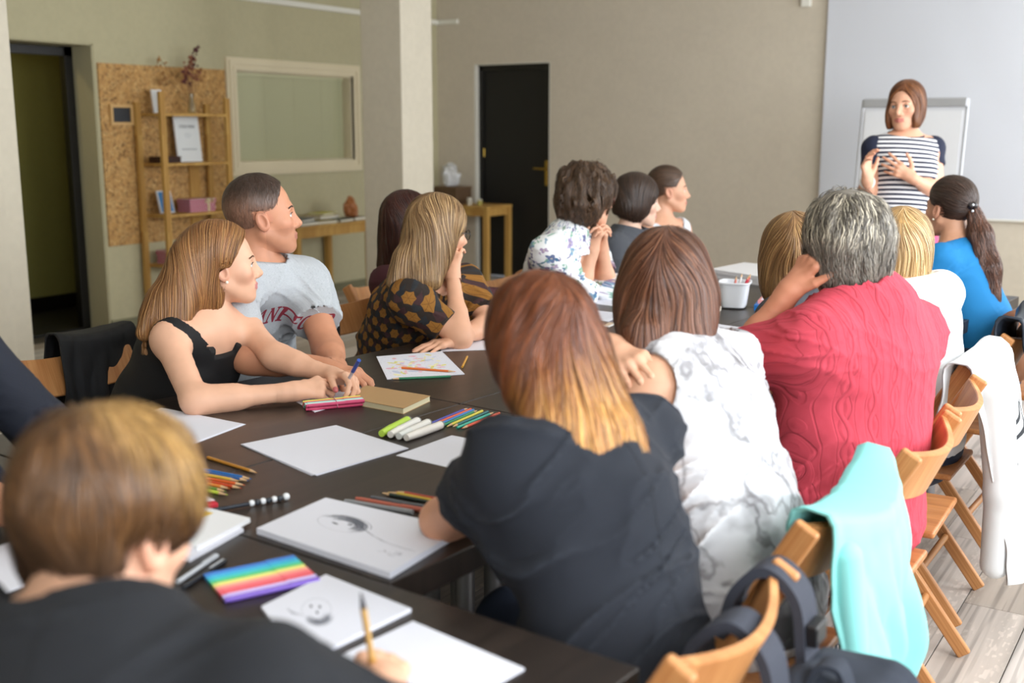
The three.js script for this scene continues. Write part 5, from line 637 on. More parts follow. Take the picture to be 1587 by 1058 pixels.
{ const q = [[-1.996, -2.24], [-2.035, -2.384], [-1.806, -2.38], [-1.78, -2.229]], c = centre(q), o = thing('notebook', 'thick kraft-covered notebook lying behind the felt pen bundle', 'notebook', null, [c[0], TY, c[1]]), g = (t, k) => slab(q.map((p) => [(p[0] - c[0]) * k, (p[1] - c[1]) * k]), t); const kr = std({ color: '#b08e62', roughness: 0.85 }); mesh('cover', g(0.001, 1), kr, o); mesh('pages', g(0.014, 0.985), std({ color: '#ded6b4', roughness: 0.9 }), o).position.y = 0.001; mesh('cover', g(0.0012, 1), kr, o).position.y = 0.015; }
sheet('drawing_sheet', [[-2.322, -2.772], [-2.194, -2.958], [-1.927, -2.712], [-2.079, -2.529]], 0.002, dm(3, 'colour'), 'sheet coloured in with pink and yellow patches', 'drawing');
{ const q = [[-1.456, -1.388], [-1.468, -1.587], [-1.139, -1.593], [-1.118, -1.357]], c = centre(q), o = thing('drawing_pad', 'thick drawing pad with a swirling pencil sketch beside the black t-shirt', 'drawing pad', null, [c[0], TY, c[1]]), g = (t) => slab(q.map((p) => [p[0] - c[0], p[1] - c[1]]), t); mesh('pages', g(0.011), M.paper, o); mesh('top_sheet', g(0.0012), dm(4, 'swirl'), o).position.y = 0.0112; mesh('back_cover', g(0.0014), std({ color: '#28304a', roughness: 0.7 }), o).position.y = -0.0001; }
sheet('drawing_sheet', [[-1.21, -1.156], [-1.213, -1.306], [-1.011, -1.276], [-1.03, -1.057]], 0.006, dm(6, 'face'), 'sheet with a round pencil-drawn face between the rainbow pens and the pencil', 'drawing');
sheet('drawing_sheet', [[-1.01, -1.036], [-0.985, -1.247], [-0.764, -1.211], [-0.79, -1.0]], 0.003, dm(8, 'lines'), 'nearly blank sheet under the hand with the brown pencil', 'paper');
sheet('drawing_sheet', [[-1.559, -1.923], [-1.553, -2.13], [-1.34, -2.12], [-1.35, -1.91]], 0.0012, dm(9, 'lines'), 'faintly sketched sheet half behind the black t-shirt sleeve', 'paper');
sheet('notebook', [[-1.62, -1.41], [-1.499, -1.414], [-1.47, -1.26], [-1.6, -1.24]], 0.009, std({ map: canvasTex(128, 128, (c, w, h) => { c.fillStyle = '#eef0f4'; c.fillRect(0, 0, w, h); c.fillStyle = '#e6c34e'; c.fillRect(12, 84, 74, 20); }), roughness: 0.7 }), 'white notebook with a yellow strip beside the short-haired person', 'notebook', null, TY + 0.0072);
sheet('notebook', [[-1.61, -1.39], [-1.487, -1.385], [-1.455, -1.23], [-1.58, -1.21]], 0.007, M.paper, 'white notebook underneath the one with the yellow strip', 'notebook');
sheet('paper_sheet', [[-1.79, -0.96], [-1.8, -1.2], [-1.6, -1.19], [-1.6, -0.95]], 0.002, M.paper, 'white sheet under the forearm of the person in navy', 'paper');
sheet('paper_sheet', [[-2.3, -3.1], [-2.2, -2.96], [-2.07, -3.08], [-2.17, -3.22]], 0.0012, M.paper, 'blank sheet under the elbow of the mustard star blouse', 'paper');
sheet('paper_sheet', [[-2.345, -4.165], [-2.33, -4.37], [-2.09, -4.36], [-2.1, -4.13]], 0.0012, dm(14, 'text'), 'printed sheet by the elbows of the floral blouse', 'paper');
sheet('paper_sheet', [[-2.24, -3.78], [-2.23, -3.98], [-2.03, -3.97], [-2.0, -3.77]], 0.0012, dm(15, 'text'), 'printed sheet lying over the photo card', 'paper', null, TY + 0.0035);
sheet('photo_card', [[-2.16, -3.66], [-2.18, -3.84], [-1.97, -3.87], [-1.95, -3.68]], 0.003, std({ map: canvasTex(128, 128, (c, w, h) => { const g = ['#59606c', '#8a8f98', '#c7b79a', '#2e3830']; c.fillStyle = '#e9e6e2'; c.fillRect(0, 0, w, h); c.fillStyle = g[0]; c.fillRect(6, 6, 116, 60); c.fillStyle = g[2]; c.fillRect(6, 66, 116, 56); c.fillStyle = g[3]; c.fillRect(60, 70, 50, 34); }), roughness: 0.25 }), 'glossy grey and tan photo card near the floral blouse', 'photo');
sheet('paper_sheet', [[-1.75, -3.76], [-1.7, -3.98], [-1.48, -3.93], [-1.5, -3.71]], 0.0012, dm(16, 'lines'), 'white sheet in front of the white tub', 'paper');
sheet('book', [[-1.86, -4.12], [-1.86, -4.28], [-1.75, -4.28], [-1.74, -4.12]], 0.018, std({ color: '#d8d6c8', roughness: 0.8 }), 'small pale book next to the white tub', 'book');
// big paper pad at the far end
{ const q = [[-2.197, -5.215], [-2.17, -5.58], [-1.72, -5.47], [-1.75, -5.02]], o = stack('paper_pad', q, 4, 0.011, 'large thick white paper pad at the far table end', 'paper pad', std({ color: '#e6e7ea', roughness: 0.8 })); }
{ const o = thing('spiral_notebook', 'small spiral notebook with blue rings in front of the large pad', 'notebook', null, [-2.02, TY, -4.98], 0.2), b = std({ color: '#30456e', roughness: 0.4 }); mesh('cover', box(0.14, 0.008, 0.1, 0, 0.004, 0), std({ color: '#d7dae2' }), o); for (let i = 0; i < 9; i++) mesh('ring', new THREE.TorusGeometry(0.012, 0.0028, 6, 12).rotateY(Math.PI / 2).translate(-0.06 + i * 0.015, 0.012, 0.05), b, o); }
// pens and pencils: unit shapes along +x, origin in the middle, resting on y = 0
const pencilCone = std({ color: '#d9b489', roughness: 0.7 });
const pencilGeo = { body: new THREE.CylinderGeometry(0.0037, 0.0037, 0.155, 6).rotateZ(-Math.PI / 2).translate(-0.01, 0.0037, 0), cone: new THREE.CylinderGeometry(0.0012, 0.0036, 0.018, 8).rotateZ(-Math.PI / 2).translate(0.0765, 0.0037, 0), lead: new THREE.CylinderGeometry(0.0002, 0.0012, 0.006, 8).rotateZ(-Math.PI / 2).translate(0.0885, 0.0037, 0) };
const penGeo = { body: new THREE.CylinderGeometry(0.0048, 0.0048, 0.1, 12).rotateZ(-Math.PI / 2).translate(-0.026, 0.005, 0), cap: new THREE.CylinderGeometry(0.0054, 0.0054, 0.05, 12).rotateZ(-Math.PI / 2).translate(0.049, 0.0054, 0), plug: new THREE.CylinderGeometry(0.0035, 0.0045, 0.006, 12).rotateZ(-Math.PI / 2).translate(-0.079, 0.005, 0) };
const markerGeo = { body: new THREE.CylinderGeometry(0.0105, 0.0105, 0.09, 16).rotateZ(-Math.PI / 2).translate(-0.018, 0.0105, 0), cap: new THREE.CylinderGeometry(0.0085, 0.011, 0.05, 16).rotateZ(-Math.PI / 2).translate(0.05, 0.011, 0), end: new THREE.CylinderGeometry(0.009, 0.0098, 0.006, 16).rotateZ(-Math.PI / 2).translate(-0.066, 0.0105, 0) };
const matOf = new Map(), cmat = (hex, r = 0.4) => { const k = hex + r; if (!matOf.has(k)) matOf.set(k, std({ color: hex, roughness: r })); return matOf.get(k); };
function lay(o, a, b, y) { o.position.set((a[0] + b[0]) / 2, y, (a[1] + b[1]) / 2); o.rotation.y = -Math.atan2(b[1] - a[1], b[0] - a[0]); return o; }   // points from a to b
function pencil(a, b, hex, label, group, y = TY, cat = 'pencil') { const o = thing('coloured_pencil', label, cat, group); mesh('barrel', pencilGeo.body, cmat(hex, 0.35), o); mesh('sharpened_wood', pencilGeo.cone, pencilCone, o); mesh('lead', pencilGeo.lead, cmat(hex, 0.6), o); return lay(o, a, b, y); }
function felt(a, b, hex, label, group, y = TY) { const o = thing('felt_pen', label, 'pen', group); mesh('barrel', penGeo.body, cmat(hex, 0.4), o); mesh('cap', penGeo.cap, cmat(hex, 0.3), o); mesh('plug', penGeo.plug, cmat(hex, 0.4), o); return lay(o, a, b, y); }
function marker(a, b, hex, cap, label, group, y = TY) { const o = thing('marker_pen', label, 'marker', group); mesh('barrel', markerGeo.body, cmat(hex, 0.4), o); mesh('cap', markerGeo.cap, cmat(cap, 0.35), o); mesh('end_plug', markerGeo.end, cmat('#8a8a88', 0.5), o); return lay(o, a, b, y); }
const shift = (p, d, k) => [p[0] + d[0] * k, p[1] + d[1] * k];
// felt pens held together by a band, two layers
{ const a = [-2.035, -2.13], b = [-1.94, -2.262], d = norm3([b[0] - a[0], 0, b[1] - a[1]]), n = [d[2], -d[0]]; const cl = ['#e4566a', '#c0c6cf', '#3fae9a', '#7a4a3a', '#d94b74', '#e8e36a', '#e05a5f', '#8fd3c4', '#d5d8de', '#c9446e'], nm = ['red', 'silver', 'teal', 'brown', 'pink', 'yellow', 'coral', 'mint', 'pale grey', 'crimson']; cl.forEach((c, i) => { const k = i % 5, up = i >= 5; const s = (k - 2 + (up ? 0.5 : 0)) * 0.0112 * -1; felt(shift(a, n, s), shift(b, n, s), c, `${nm[i]} felt pen in the banded bundle by the kraft notebook`, 'felt pens in the banded bundle', TY + (up ? 0.0098 : 0)); });
  const c = [(a[0] + b[0]) / 2, (a[1] + b[1]) / 2], p = []; for (let i = 0; i < 20; i++) { const t = i / 20 * 6.283; p.push([c[0] + n[0] * 0.034 * Math.cos(t), TY + 0.0105 + 0.0115 * Math.sin(t), c[1] + n[1] * 0.034 * Math.cos(t)]); } tag(mesh('rubber_band', tube(p, 0.0012, 60, 6, true), cmat('#c98a9a', 0.6), scene), 'thin rubber band around the bundle of felt pens', 'rubber band'); }
[['#b6d94a', '#b6d94a', 'lime green marker beside the white markers', [-1.683, -2.024], [-1.712, -2.165]], ['#e6e6e2', '#eceae4', 'white marker next to the lime green marker', [-1.66, -2.03], [-1.685, -2.17]], ['#e4e3de', '#dfe3e0', 'white marker in the middle of the marker row', [-1.634, -2.03], [-1.652, -2.17]], ['#e8e4de', '#e9e6e0', 'white marker with orange print, last of the marker row', [-1.61, -2.03], [-1.612, -2.17]]].forEach(([c, k, l, a, b]) => marker(b, a, c, k, l, 'markers in a row'));
[['#4b4fa8', 'violet', [-1.657, -2.185], [-1.669, -2.362]], ['#e2603f', 'orange red', [-1.645, -2.182], [-1.656, -2.359]], ['#3a7fc4', 'blue', [-1.633, -2.18], [-1.646, -2.357]], ['#2f8f62', 'green', [-1.62, -2.18], [-1.634, -2.357]], ['#d9cf4e', 'yellow', [-1.606, -2.183], [-1.62, -2.36]], ['#2e6f73', 'dark teal', [-1.592, -2.186], [-1.604, -2.363]], ['#3fb39c', 'turquoise', [-1.577, -2.184], [-1.586, -2.361]], ['#d2553a', 'rust', [-1.564, -2.188], [-1.57, -2.365]]].forEach(([c, n, a, b], i) => pencil(i % 3 ? b : a, i % 3 ? a : b, c, `${n} pencil in the fan of pencils behind the markers`, 'pencils behind the markers'));
[['#1f6fb8', 'blue', [-1.88, -1.60], [-1.70, -1.612]], ['#2a5fa0', 'dark blue', [-1.875, -1.589], [-1.695, -1.6]], ['#e0b84a', 'yellow', [-1.885, -1.572], [-1.715, -1.588]], ['#d9622b', 'orange', [-1.86, -1.552], [-1.68, -1.575]], ['#c94a26', 'red orange', [-1.85, -1.54], [-1.672, -1.557]], ['#e58a3a', 'light orange', [-1.87, -1.528], [-1.69, -1.542]], ['#5b8a35', 'green', [-1.86, -1.513], [-1.685, -1.525]], ['#c3d94a', 'yellow green', [-1.84, -1.5], [-1.666, -1.511]]].forEach(([c, n, a, b]) => pencil(a, b, c, `${n} pencil in the loose row beside the short-haired head`, 'pencils beside the short-haired head'));
pencil([-1.901, -1.672], [-1.722, -1.65], '#c0842e', 'single ochre pencil lying apart from the loose row'); pencil([-2.123, -2.665], [-1.968, -2.706], '#e0763a', 'orange pencil lying on the coloured-in sheet', null, TY + 0.002); pencil([-1.93, -2.66], [-2.068, -2.525], '#2f7d5a', 'green pencil at the edge of the coloured-in sheet'); pencil([-1.99, -2.79], [-2.07, -2.93], '#d9a23c', 'yellow pencil behind the coloured-in sheet');
[['#8b8d90', 'grey', [-1.43, -1.61], [-1.28, -1.628]], ['#b4614f', 'brick red', [-1.42, -1.632], [-1.27, -1.648]], ['#5a5d62', 'dark grey', [-1.4, -1.655], [-1.25, -1.665]]].forEach(([c, n, a, b]) => felt(a, b, c, `${n} felt pen behind the thick drawing pad`, 'pens behind the drawing pad'));
[['#2c3a34', 'dark green', [-1.41, -1.69], [-1.235, -1.7]], ['#d0b23c', 'yellow', [-1.4, -1.702], [-1.225, -1.712]], ['#b0483a', 'red', [-1.39, -1.714], [-1.215, -1.724]]].forEach(([c, n, a, b]) => pencil(b, a, c, `${n} pencil under the bare elbow behind the drawing pad`, 'pencils behind the drawing pad'));
{ const a = [-1.375, -1.196], b = [-1.308, -1.335], d = norm3([b[0] - a[0], 0, b[1] - a[1]]), n = [-d[2], d[0]]; ['#3d78c8', '#3aa6d8', '#35bfc4', '#58c27a', '#e3e07a', '#f0a38c', '#ea6f78', '#e0555f', '#c9b7e6', '#7d5fc4'].forEach((c, i) => felt(shift(a, n, i * 0.0125), shift(b, n, i * 0.0125), c, `${['blue', 'sky blue', 'turquoise', 'green', 'yellow', 'peach', 'coral', 'red', 'lilac', 'violet'][i]} felt pen in the rainbow row beside the face sketch`, 'rainbow row of felt pens')); }
// patterned ballpoint, eraser, dark pens
{ const o = thing('ballpoint_pen', 'silver and black ballpoint with white beaded grip on the bare table', 'pen'); mesh('barrel', new THREE.CylinderGeometry(0.0042, 0.0042, 0.15, 12).rotateZ(-Math.PI / 2).translate(0.0025, 0.006, 0), std({ color: '#3a3f48', metalness: 0.6, roughness: 0.3 }), o); mesh('tip', new THREE.CylinderGeometry(0.001, 0.004, 0.014, 12).rotateZ(Math.PI / 2).translate(-0.079, 0.006, 0), std({ color: '#c8ccd2', metalness: 0.9, roughness: 0.25 }), o); const bm = cmat('#e6eaee', 0.3); for (let i = 0; i < 6; i++) mesh('bead', new THREE.SphereGeometry(0.0065, 12, 8).translate(0.006 + i * 0.0115, 0.0065, 0), i % 2 ? cmat('#30353c', 0.3) : bm, o); mesh('clicker', new THREE.SphereGeometry(0.0075, 12, 8).translate(0.077, 0.0075, 0), bm, o); lay(o, [-1.615, -1.42], [-1.548, -1.56], TY); }
{ const o = thing('eraser', 'red and white patterned eraser beside the loose pencils', 'eraser', null, [-1.66, TY, -1.452], -0.3); mesh('sleeve', rbox(0.045, 0.012, 0.024, 0.002, -0.008, 0.006, 0), std({ map: canvasTex(64, 64, (c) => { c.fillStyle = '#eceaf0'; c.fillRect(0, 0, 64, 64); c.strokeStyle = '#7a5a80'; for (let i = 0; i < 9; i++) { c.beginPath(); c.arc((i * 23) % 64, (i * 37) % 64, 7, 0, 7); c.stroke(); } }), roughness: 0.6 }), o); mesh('rubber', rbox(0.02, 0.011, 0.022, 0.003, 0.022, 0.006, 0), cmat('#c62a3a', 0.7), o); }
for (const [a, b, c, n] of [[[-1.395, -1.15], [-1.43, -1.27], '#b9bec6', 'silver'], [[-1.37, -1.14], [-1.40, -1.26], '#20242c', 'black']]) { const o = thing('ballpoint_pen', `${n} slim ballpoint behind the rainbow row of felt pens`, 'pen'); mesh('barrel', new THREE.CylinderGeometry(0.0042, 0.0042, 0.12, 12).rotateZ(-Math.PI / 2).translate(0, 0.0045, 0), cmat(c, 0.25), o); mesh('clip', box(0.04, 0.0012, 0.003, 0.035, 0.0098, 0), cmat('#c4c8ce', 0.25), o); lay(o, a, b, TY); }
// held pen and pencil
{ const a = [-2.03, 0.772, -2.285], b = [-1.945, 0.862, -2.25], o = thing('ballpoint_pen', 'clear and blue ballpoint held by the woman in the black top', 'pen'); o.position.set(...a); const rel = (t) => sub3(mix3(a, b, t), a); mesh('barrel', rod(rel(0.08), rel(0.6), 0.0045), phys({ color: '#cfd8ea', roughness: 0.2, transmission: 0.4, thickness: 0 }), o); mesh('cap', rod(rel(0.58), rel(1), 0.0056), cmat('#1f4fae', 0.3), o); mesh('tip', rod(rel(0), rel(0.08), 0.001, 0.004), cmat('#b9bcc2', 0.3), o); }
{ const a = [-0.878, 0.752, -1.035], b = [-0.858, 0.912, -0.985], o = thing('pencil', 'natural wood pencil with a dark tip held upright over the blank sheet', 'pencil'); o.position.set(...a); const rel = (t) => sub3(mix3(a, b, t), a); mesh('barrel', rod(rel(0.1), rel(0.86), 0.0042, 0.0042, 6), cmat('#cfa765', 0.5), o); mesh('tip', rod(rel(0.86), rel(1), 0.0036, 0.0012), cmat('#1e1f2a', 0.5), o); mesh('grip_ring', rod(rel(0.3), rel(0.36), 0.0056), cmat('#b98a48', 0.5), o); mesh('lead', rod(rel(0.0), rel(0.1), 0.0008, 0.004), cmat('#3a3028', 0.6), o); }
// white tub with pens, coloured folders
{ const o = thing('plastic_tub', 'translucent white plastic tub standing on the table', 'tub', null, [-1.735, TY, -4.38], 0.25), m = phys({ color: '#e9ecf2', roughness: 0.35, transmission: 0.12, thickness: 0 }); const ring = (r, y) => { const p = []; for (let i = 0; i <= 32; i++) { const a = i / 32 * 6.283, c = Math.cos(a), s = Math.sin(a), k = r / Math.pow(Math.pow(Math.abs(c), 5) + Math.pow(Math.abs(s), 5), 0.2); p.push([c * k, y, s * k]); } return p; }; const prof = [[0.0, 0.003], [0.046, 0.003], [0.05, 0.01], [0.06, 0.1], [0.067, 0.104], [0.067, 0.112], [0.058, 0.11], [0.048, 0.008], [0.0, 0.006]], pos = [], idx = []; prof.forEach(([r, y]) => ring(Math.max(r, 0.0005), y).forEach((p) => pos.push(...p))); for (let j = 0; j < prof.length - 1; j++) for (let i = 0; i < 32; i++) { const a = j * 33 + i; idx.push(a, a + 33, a + 1, a + 1, a + 33, a + 34); } const g = new THREE.BufferGeometry(); g.setAttribute('position', new THREE.Float32BufferAttribute(pos, 3)); g.setAttribute('uv', new THREE.Float32BufferAttribute(new Float32Array(pos.length / 3 * 2), 2)); g.setIndex(idx); g.computeVertexNormals(); m.side = THREE.DoubleSide; mesh('tub_body', g, m, o);
  [['#d9484e', 0.02, 0.1, 'red'], ['#e6e2de', -0.01, 0.2, 'white'], ['#c9344a', 0.035, -0.15, 'crimson'], ['#e8857a', 0.0, -0.3, 'salmon']].forEach(([c, x, t, n], i) => { const p = thing('coloured_pencil', `${n} pencil standing in the white plastic tub`, 'pencil', 'pencils standing in the tub'); const a = [-1.735 + x * 0.5, TY + 0.01, -4.38 + 0.02 * (i - 1.5)], b = [a[0] + 0.03 + x * 0.6, TY + 0.14, a[2] - 0.02 * t * 5]; p.position.set(...a); mesh('barrel', rod([0, 0, 0], sub3(mix3(a, b, 0.9), a), 0.0045), cmat(c, 0.4), p); mesh('sharpened_wood', rod(sub3(mix3(a, b, 0.9), a), sub3(b, a), 0.0043, 0.001), pencilCone, p); }); }
sheet('folder', [[-1.64, -4.36], [-1.7, -4.6], [-1.46, -4.65], [-1.41, -4.4]], 0.022, cmat('#1d74c4', 0.4), 'bright blue folder next to the white tub', 'folder'); sheet('folder', [[-1.64, -4.4], [-1.69, -4.62], [-1.47, -4.66], [-1.42, -4.44]], 0.014, cmat('#ea9a94', 0.7), 'salmon pink card stack on the blue folder', 'folder', null, TY + 0.0222); stack('paper_stack', [[-1.63, -4.42], [-1.68, -4.64], [-1.47, -4.68], [-1.42, -4.47]], 3, 0.002, 'white sheets on top of the pink cards and blue folder', 'paper', M.paper, TY + 0.0364);

// ---------------------------------------------------------------- clothes and bags on the chairs
function drape(c) {                                                    // cloth over a chair back: along the back line (s), from the inside over the top and down outside (t)
  const { a, b, out, inner, outer, top, sag = 0.04, drift = 0.05, amp = 0.02, freq = 5, seed = 1, th = 0.006, peak = 0.0, taper = 0, bow = 0.062, mat, bottom = () => 0 } = c, ns = 44, nt = 56, pos = [], uv = [], idx = [];
  const along = norm3(sub3(b, a)), L = len3(sub3(b, a)), pt = (i, j, side) => {
    const s = i / ns, t = j / nt, tot = inner + outer + 0.07, d = t * (tot + 0); let h, w; const oo = outer + bottom(s);
    const yt = top - sag * Math.sin(Math.PI * clamp(s, 0, 1)) + peak * (s * s - 0.35);
    if (d < inner) { h = -(inner - d); w = -0.03; } else if (d < inner + 0.07) { const q = (d - inner) / 0.07 * Math.PI; h = 0.03 * Math.sin(q); w = -0.03 * Math.cos(q); } else { const e = (d - inner - 0.07) / outer * oo; h = -e; w = 0.03 + drift * e; } w += bow * Math.sin(Math.PI * clamp(s * 0.94 + 0.03, 0, 1)) * (w > 0 ? 1 : 0.1);
    const e = Math.max(0, -h), ss = lerp(s, 0.5, taper * e), f = amp * Math.min(1, e / 0.25) * (Math.sin(s * freq * 6.283 + 1.7 * noise(s * 3, e * 3, seed) + seed) * 0.6 + noise(s * 6, e * 4, seed + 3) + 0.5 * noise(s * 13, e * 9, seed + 5)) + 0.006 * noise(s * 9, e * 14, seed + 8);
    const sg = d < inner + 0.035 ? -1 : 1; const p = add3(add3(a, along, ss * L), out, w + sg * Math.abs(f) * 0.9 + (side ? sg * th : 0)); p[1] = yt + h + (side && h >= 0 ? th : 0) + 0.012 * noise(s * 4, 3, seed) * (e > 0.1 ? 1 : 0.4); return p; };
  for (const side of [1, 0]) for (let j = 0; j <= nt; j++) for (let i = 0; i <= ns; i++) { pos.push(...pt(i, j, side)); uv.push(i / ns, j / nt); }
  const W = ns + 1, N = W * (nt + 1), q = (p, r, s, t) => idx.push(p, r, s, p, s, t);
  for (let j = 0; j < nt; j++) for (let i = 0; i < ns; i++) { const p = j * W + i; q(p, p + 1, p + W + 1, p + W); q(N + p, N + p + W, N + p + W + 1, N + p + 1); }
  for (let i = 0; i < ns; i++) { q(i, N + i, N + i + 1, i + 1); const p = nt * W + i; q(p, p + 1, N + p + 1, N + p); } for (let j = 0; j < nt; j++) { const p = j * W; q(p, p + W, N + p + W, N + p); const r = p + ns; q(r, N + r, N + r + W, r + W); }
  const g = new THREE.BufferGeometry(); g.setAttribute('position', new THREE.Float32BufferAttribute(pos, 3)); g.setAttribute('uv', new THREE.Float32BufferAttribute(uv, 2)); g.setIndex(idx); g.computeVertexNormals(); mat.side = THREE.DoubleSide; return g;
}
{ const o = thing('cardigan', 'turquoise cardigan draped over a folding chair back', 'cardigan'), m = cloth({ color: '#8fdcd9', roughness: 0.9 }); const c = { a: [-0.575, 0, -1.835], b: [-0.575, 0, -2.225], out: [1, 0, 0], inner: 0.12, outer: 0.76, top: 0.8, sag: 0.03, peak: 0.03, drift: 0.05, amp: 0.042, freq: 2.6, seed: 4, mat: m, taper: 0.05 }; mesh('cardigan_body', drape(c), m, o); mesh('sleeve', netMesh(union([[capsule([-0.515, 0.74, -1.87], [-0.475, 0.45, -1.86], 0.026, 0.024), 0.03], [capsule([-0.475, 0.45, -1.86], [-0.49, 0.26, -1.89], 0.024, 0.02), 0.02]]), [-0.6, 0.2, -1.95], [-0.38, 0.8, -1.78], 0.008), m, o); }
{ const t = canvasTex(512, 512, (c) => { c.fillStyle = '#d6d9db'; c.fillRect(0, 0, 512, 512); c.strokeStyle = '#2e3034'; c.lineWidth = 8; c.beginPath(); c.moveTo(120, 190); c.bezierCurveTo(180, 170, 240, 210, 260, 270); c.stroke(); c.beginPath(); c.moveTo(140, 210); c.bezierCurveTo(180, 210, 220, 230, 250, 266); c.stroke(); c.fillStyle = '#8c9096'; for (const [x, y, w, h] of [[300, 60, 44, 16], [300, 82, 16, 26], [314, 130, 40, 14], [326, 152, 14, 30], [310, 200, 44, 14]]) c.fillRect(x, y, w, h); }); const m = std({ map: t, roughness: 0.85 }); const o = thing('jacket', 'white jacket with dark line print hanging on a folding chair', 'jacket'); mesh('jacket_body', drape({ a: [-0.625, 0, -3.26], b: [-0.625, 0, -3.78], out: [1, 0, 0], inner: 0.15, outer: 0.46, top: 0.79, sag: 0.0, drift: 0.2, amp: 0.04, freq: 1.8, seed: 9, mat: m, bottom: (s) => (s < 0.35 ? 0.13 : 0) }), m, o); mesh('sleeve', netMesh(union([[capsule([-0.53, 0.73, -3.33], [-0.49, 0.46, -3.3], 0.05, 0.045), 0.03], [capsule([-0.49, 0.46, -3.3], [-0.49, 0.25, -3.29], 0.045, 0.04), 0.02]]), [-0.65, 0.15, -3.43], [-0.4, 0.82, -3.19], 0.009), cloth({ color: '#d6d9db' }), o); }
{ const m = std({ color: '#27303c', roughness: 0.38 }); const o = thing('jacket', 'navy leather jacket hanging on a folding chair behind the white jacket', 'jacket'); mesh('jacket_body', drape({ a: [-0.6, 0, -3.9], b: [-0.6, 0, -4.34], out: [1, 0, 0], inner: 0.2, outer: 0.5, top: 0.835, sag: 0.03, drift: 0.12, amp: 0.045, freq: 2.2, seed: 21, th: 0.008, mat: m }), m, o); }
{ const m = cloth({ color: '#101216', roughness: 0.7 }); const o = thing('jacket', 'black jacket over a folding chair behind the black sleeveless top', 'jacket'); mesh('jacket_body', drape({ a: [-3.0, 0, -2.06], b: [-3.0, 0, -2.34], out: [-1, 0, 0], inner: 0.2, outer: 0.45, top: 0.825, sag: 0.02, drift: 0.1, amp: 0.03, freq: 1.7, seed: 14, mat: m }), m, o); }
{ const o = thing('scarf', 'grey-blue woollen scarf with fringe hanging below the coral sweater chair', 'scarf'), m = cloth({ color: '#8b94a3', roughness: 0.95, bumpScale: 0.0012 }); mesh('scarf_cloth', drape({ a: [-0.73, 0, -2.4], b: [-0.73, 0, -2.64], out: [1, 0, 0], inner: 0.06, outer: 0.16, top: 0.475, sag: 0.0, drift: 0.12, amp: 0.012, freq: 2, seed: 33, bow: 0, mat: m }), m, o); for (let i = 0; i < 9; i++) mesh('fringe', tube([[-0.68, 0.33, -2.41 - i * 0.027], [-0.675, 0.28, -2.412 - i * 0.027], [-0.67, 0.235, -2.405 - i * 0.027]], 0.0035, 8, 5), cmat('#3c4048', 0.9), o); }
function band(pts, width, th, n = 40) { const cv = new THREE.CatmullRomCurve3(pts.map(V)), P = cv.getPoints(n), pos = [], idx = []; for (let i = 0; i <= n; i++) { const t = norm3(P[Math.min(n, i + 1)].clone().sub(P[Math.max(0, i - 1)]).toArray()), side = [0, 0, 1], nn = norm3(cross3(side, t)); for (const [u, v] of [[-1, -1], [1, -1], [1, 1], [-1, 1]]) pos.push(...add3(add3(P[i].toArray(), side, u * width / 2), nn, v * th / 2)); } for (let i = 0; i < n; i++) for (let k = 0; k < 4; k++) { const a = i * 4 + k, b = i * 4 + (k + 1) % 4; idx.push(a, b, b + 4, a, b + 4, a + 4); } const g = new THREE.BufferGeometry(); g.setAttribute('position', new THREE.Float32BufferAttribute(pos, 3)); g.setAttribute('uv', new THREE.Float32BufferAttribute(new Float32Array(pos.length / 3 * 2), 2)); g.setIndex(idx); const h = g.toNonIndexed(); h.computeVertexNormals(); return h; }
{ const o = thing('backpack', 'dark slate backpack hung by its wide straps on a folding chair', 'backpack'), m = cloth({ color: '#2b313d', roughness: 0.9 }), s = cloth({ color: '#353945', roughness: 0.85 });
  const f = (x, y, z) => { const q = [Math.abs(x + 0.43) - 0.045, Math.abs(y - 0.46) - 0.16, Math.abs(z + 1.56) - 0.1], e = Math.hypot(Math.max(q[0], 0), Math.max(q[1], 0), Math.max(q[2], 0)) - 0.045; return e + 0.012 * noise(x * 12, y * 12, z * 12) + 0.006 * noise(x * 30, y * 22, z * 30); };
  mesh('backpack_body', netMesh(f, [-0.58, 0.25, -1.75], [-0.3, 0.76, -1.38], 0.009), m, o); mesh('shoulder_strap', band([[-0.625, 0.68, -1.6], [-0.605, 0.76, -1.605], [-0.56, 0.8, -1.61], [-0.515, 0.765, -1.615], [-0.495, 0.66, -1.61]], 0.065, 0.016), s, o); mesh('shoulder_strap', band([[-0.62, 0.68, -1.44], [-0.6, 0.74, -1.445], [-0.55, 0.775, -1.45], [-0.505, 0.735, -1.455], [-0.485, 0.63, -1.46]], 0.065, 0.016), s, o); mesh('carry_loop', band([[-0.47, 0.655, -1.545], [-0.455, 0.69, -1.55], [-0.43, 0.69, -1.555], [-0.415, 0.65, -1.56]], 0.04, 0.008), m, o); mesh('buckle', rbox(0.02, 0.035, 0.05, 0.004, -0.485, 0.71, -1.61), cmat('#15171c', 0.4), o); }
{ const o = thing('handbag', 'soft brown leather bag on the chair behind the blue top', 'bag'), m = std({ color: '#8a5a3c', roughness: 0.5 }); const f = (x, y, z) => sEll(x + 0.665, y - 0.66, z + 4.6, 0.09, 0.13, 0.19) + 0.02 * noise(x * 9, y * 9, z * 9) + 0.008 * noise(x * 24, y * 8, z * 24); mesh('bag_body', netMesh(f, [-0.82, 0.46, -4.86], [-0.5, 0.86, -4.34], 0.011), m, o); mesh('handle', tube([[-0.67, 0.74, -4.75], [-0.65, 0.84, -4.68], [-0.64, 0.84, -4.52], [-0.67, 0.74, -4.46]], 0.008, 24, 8), std({ color: '#6e432a', roughness: 0.5 }), o); }
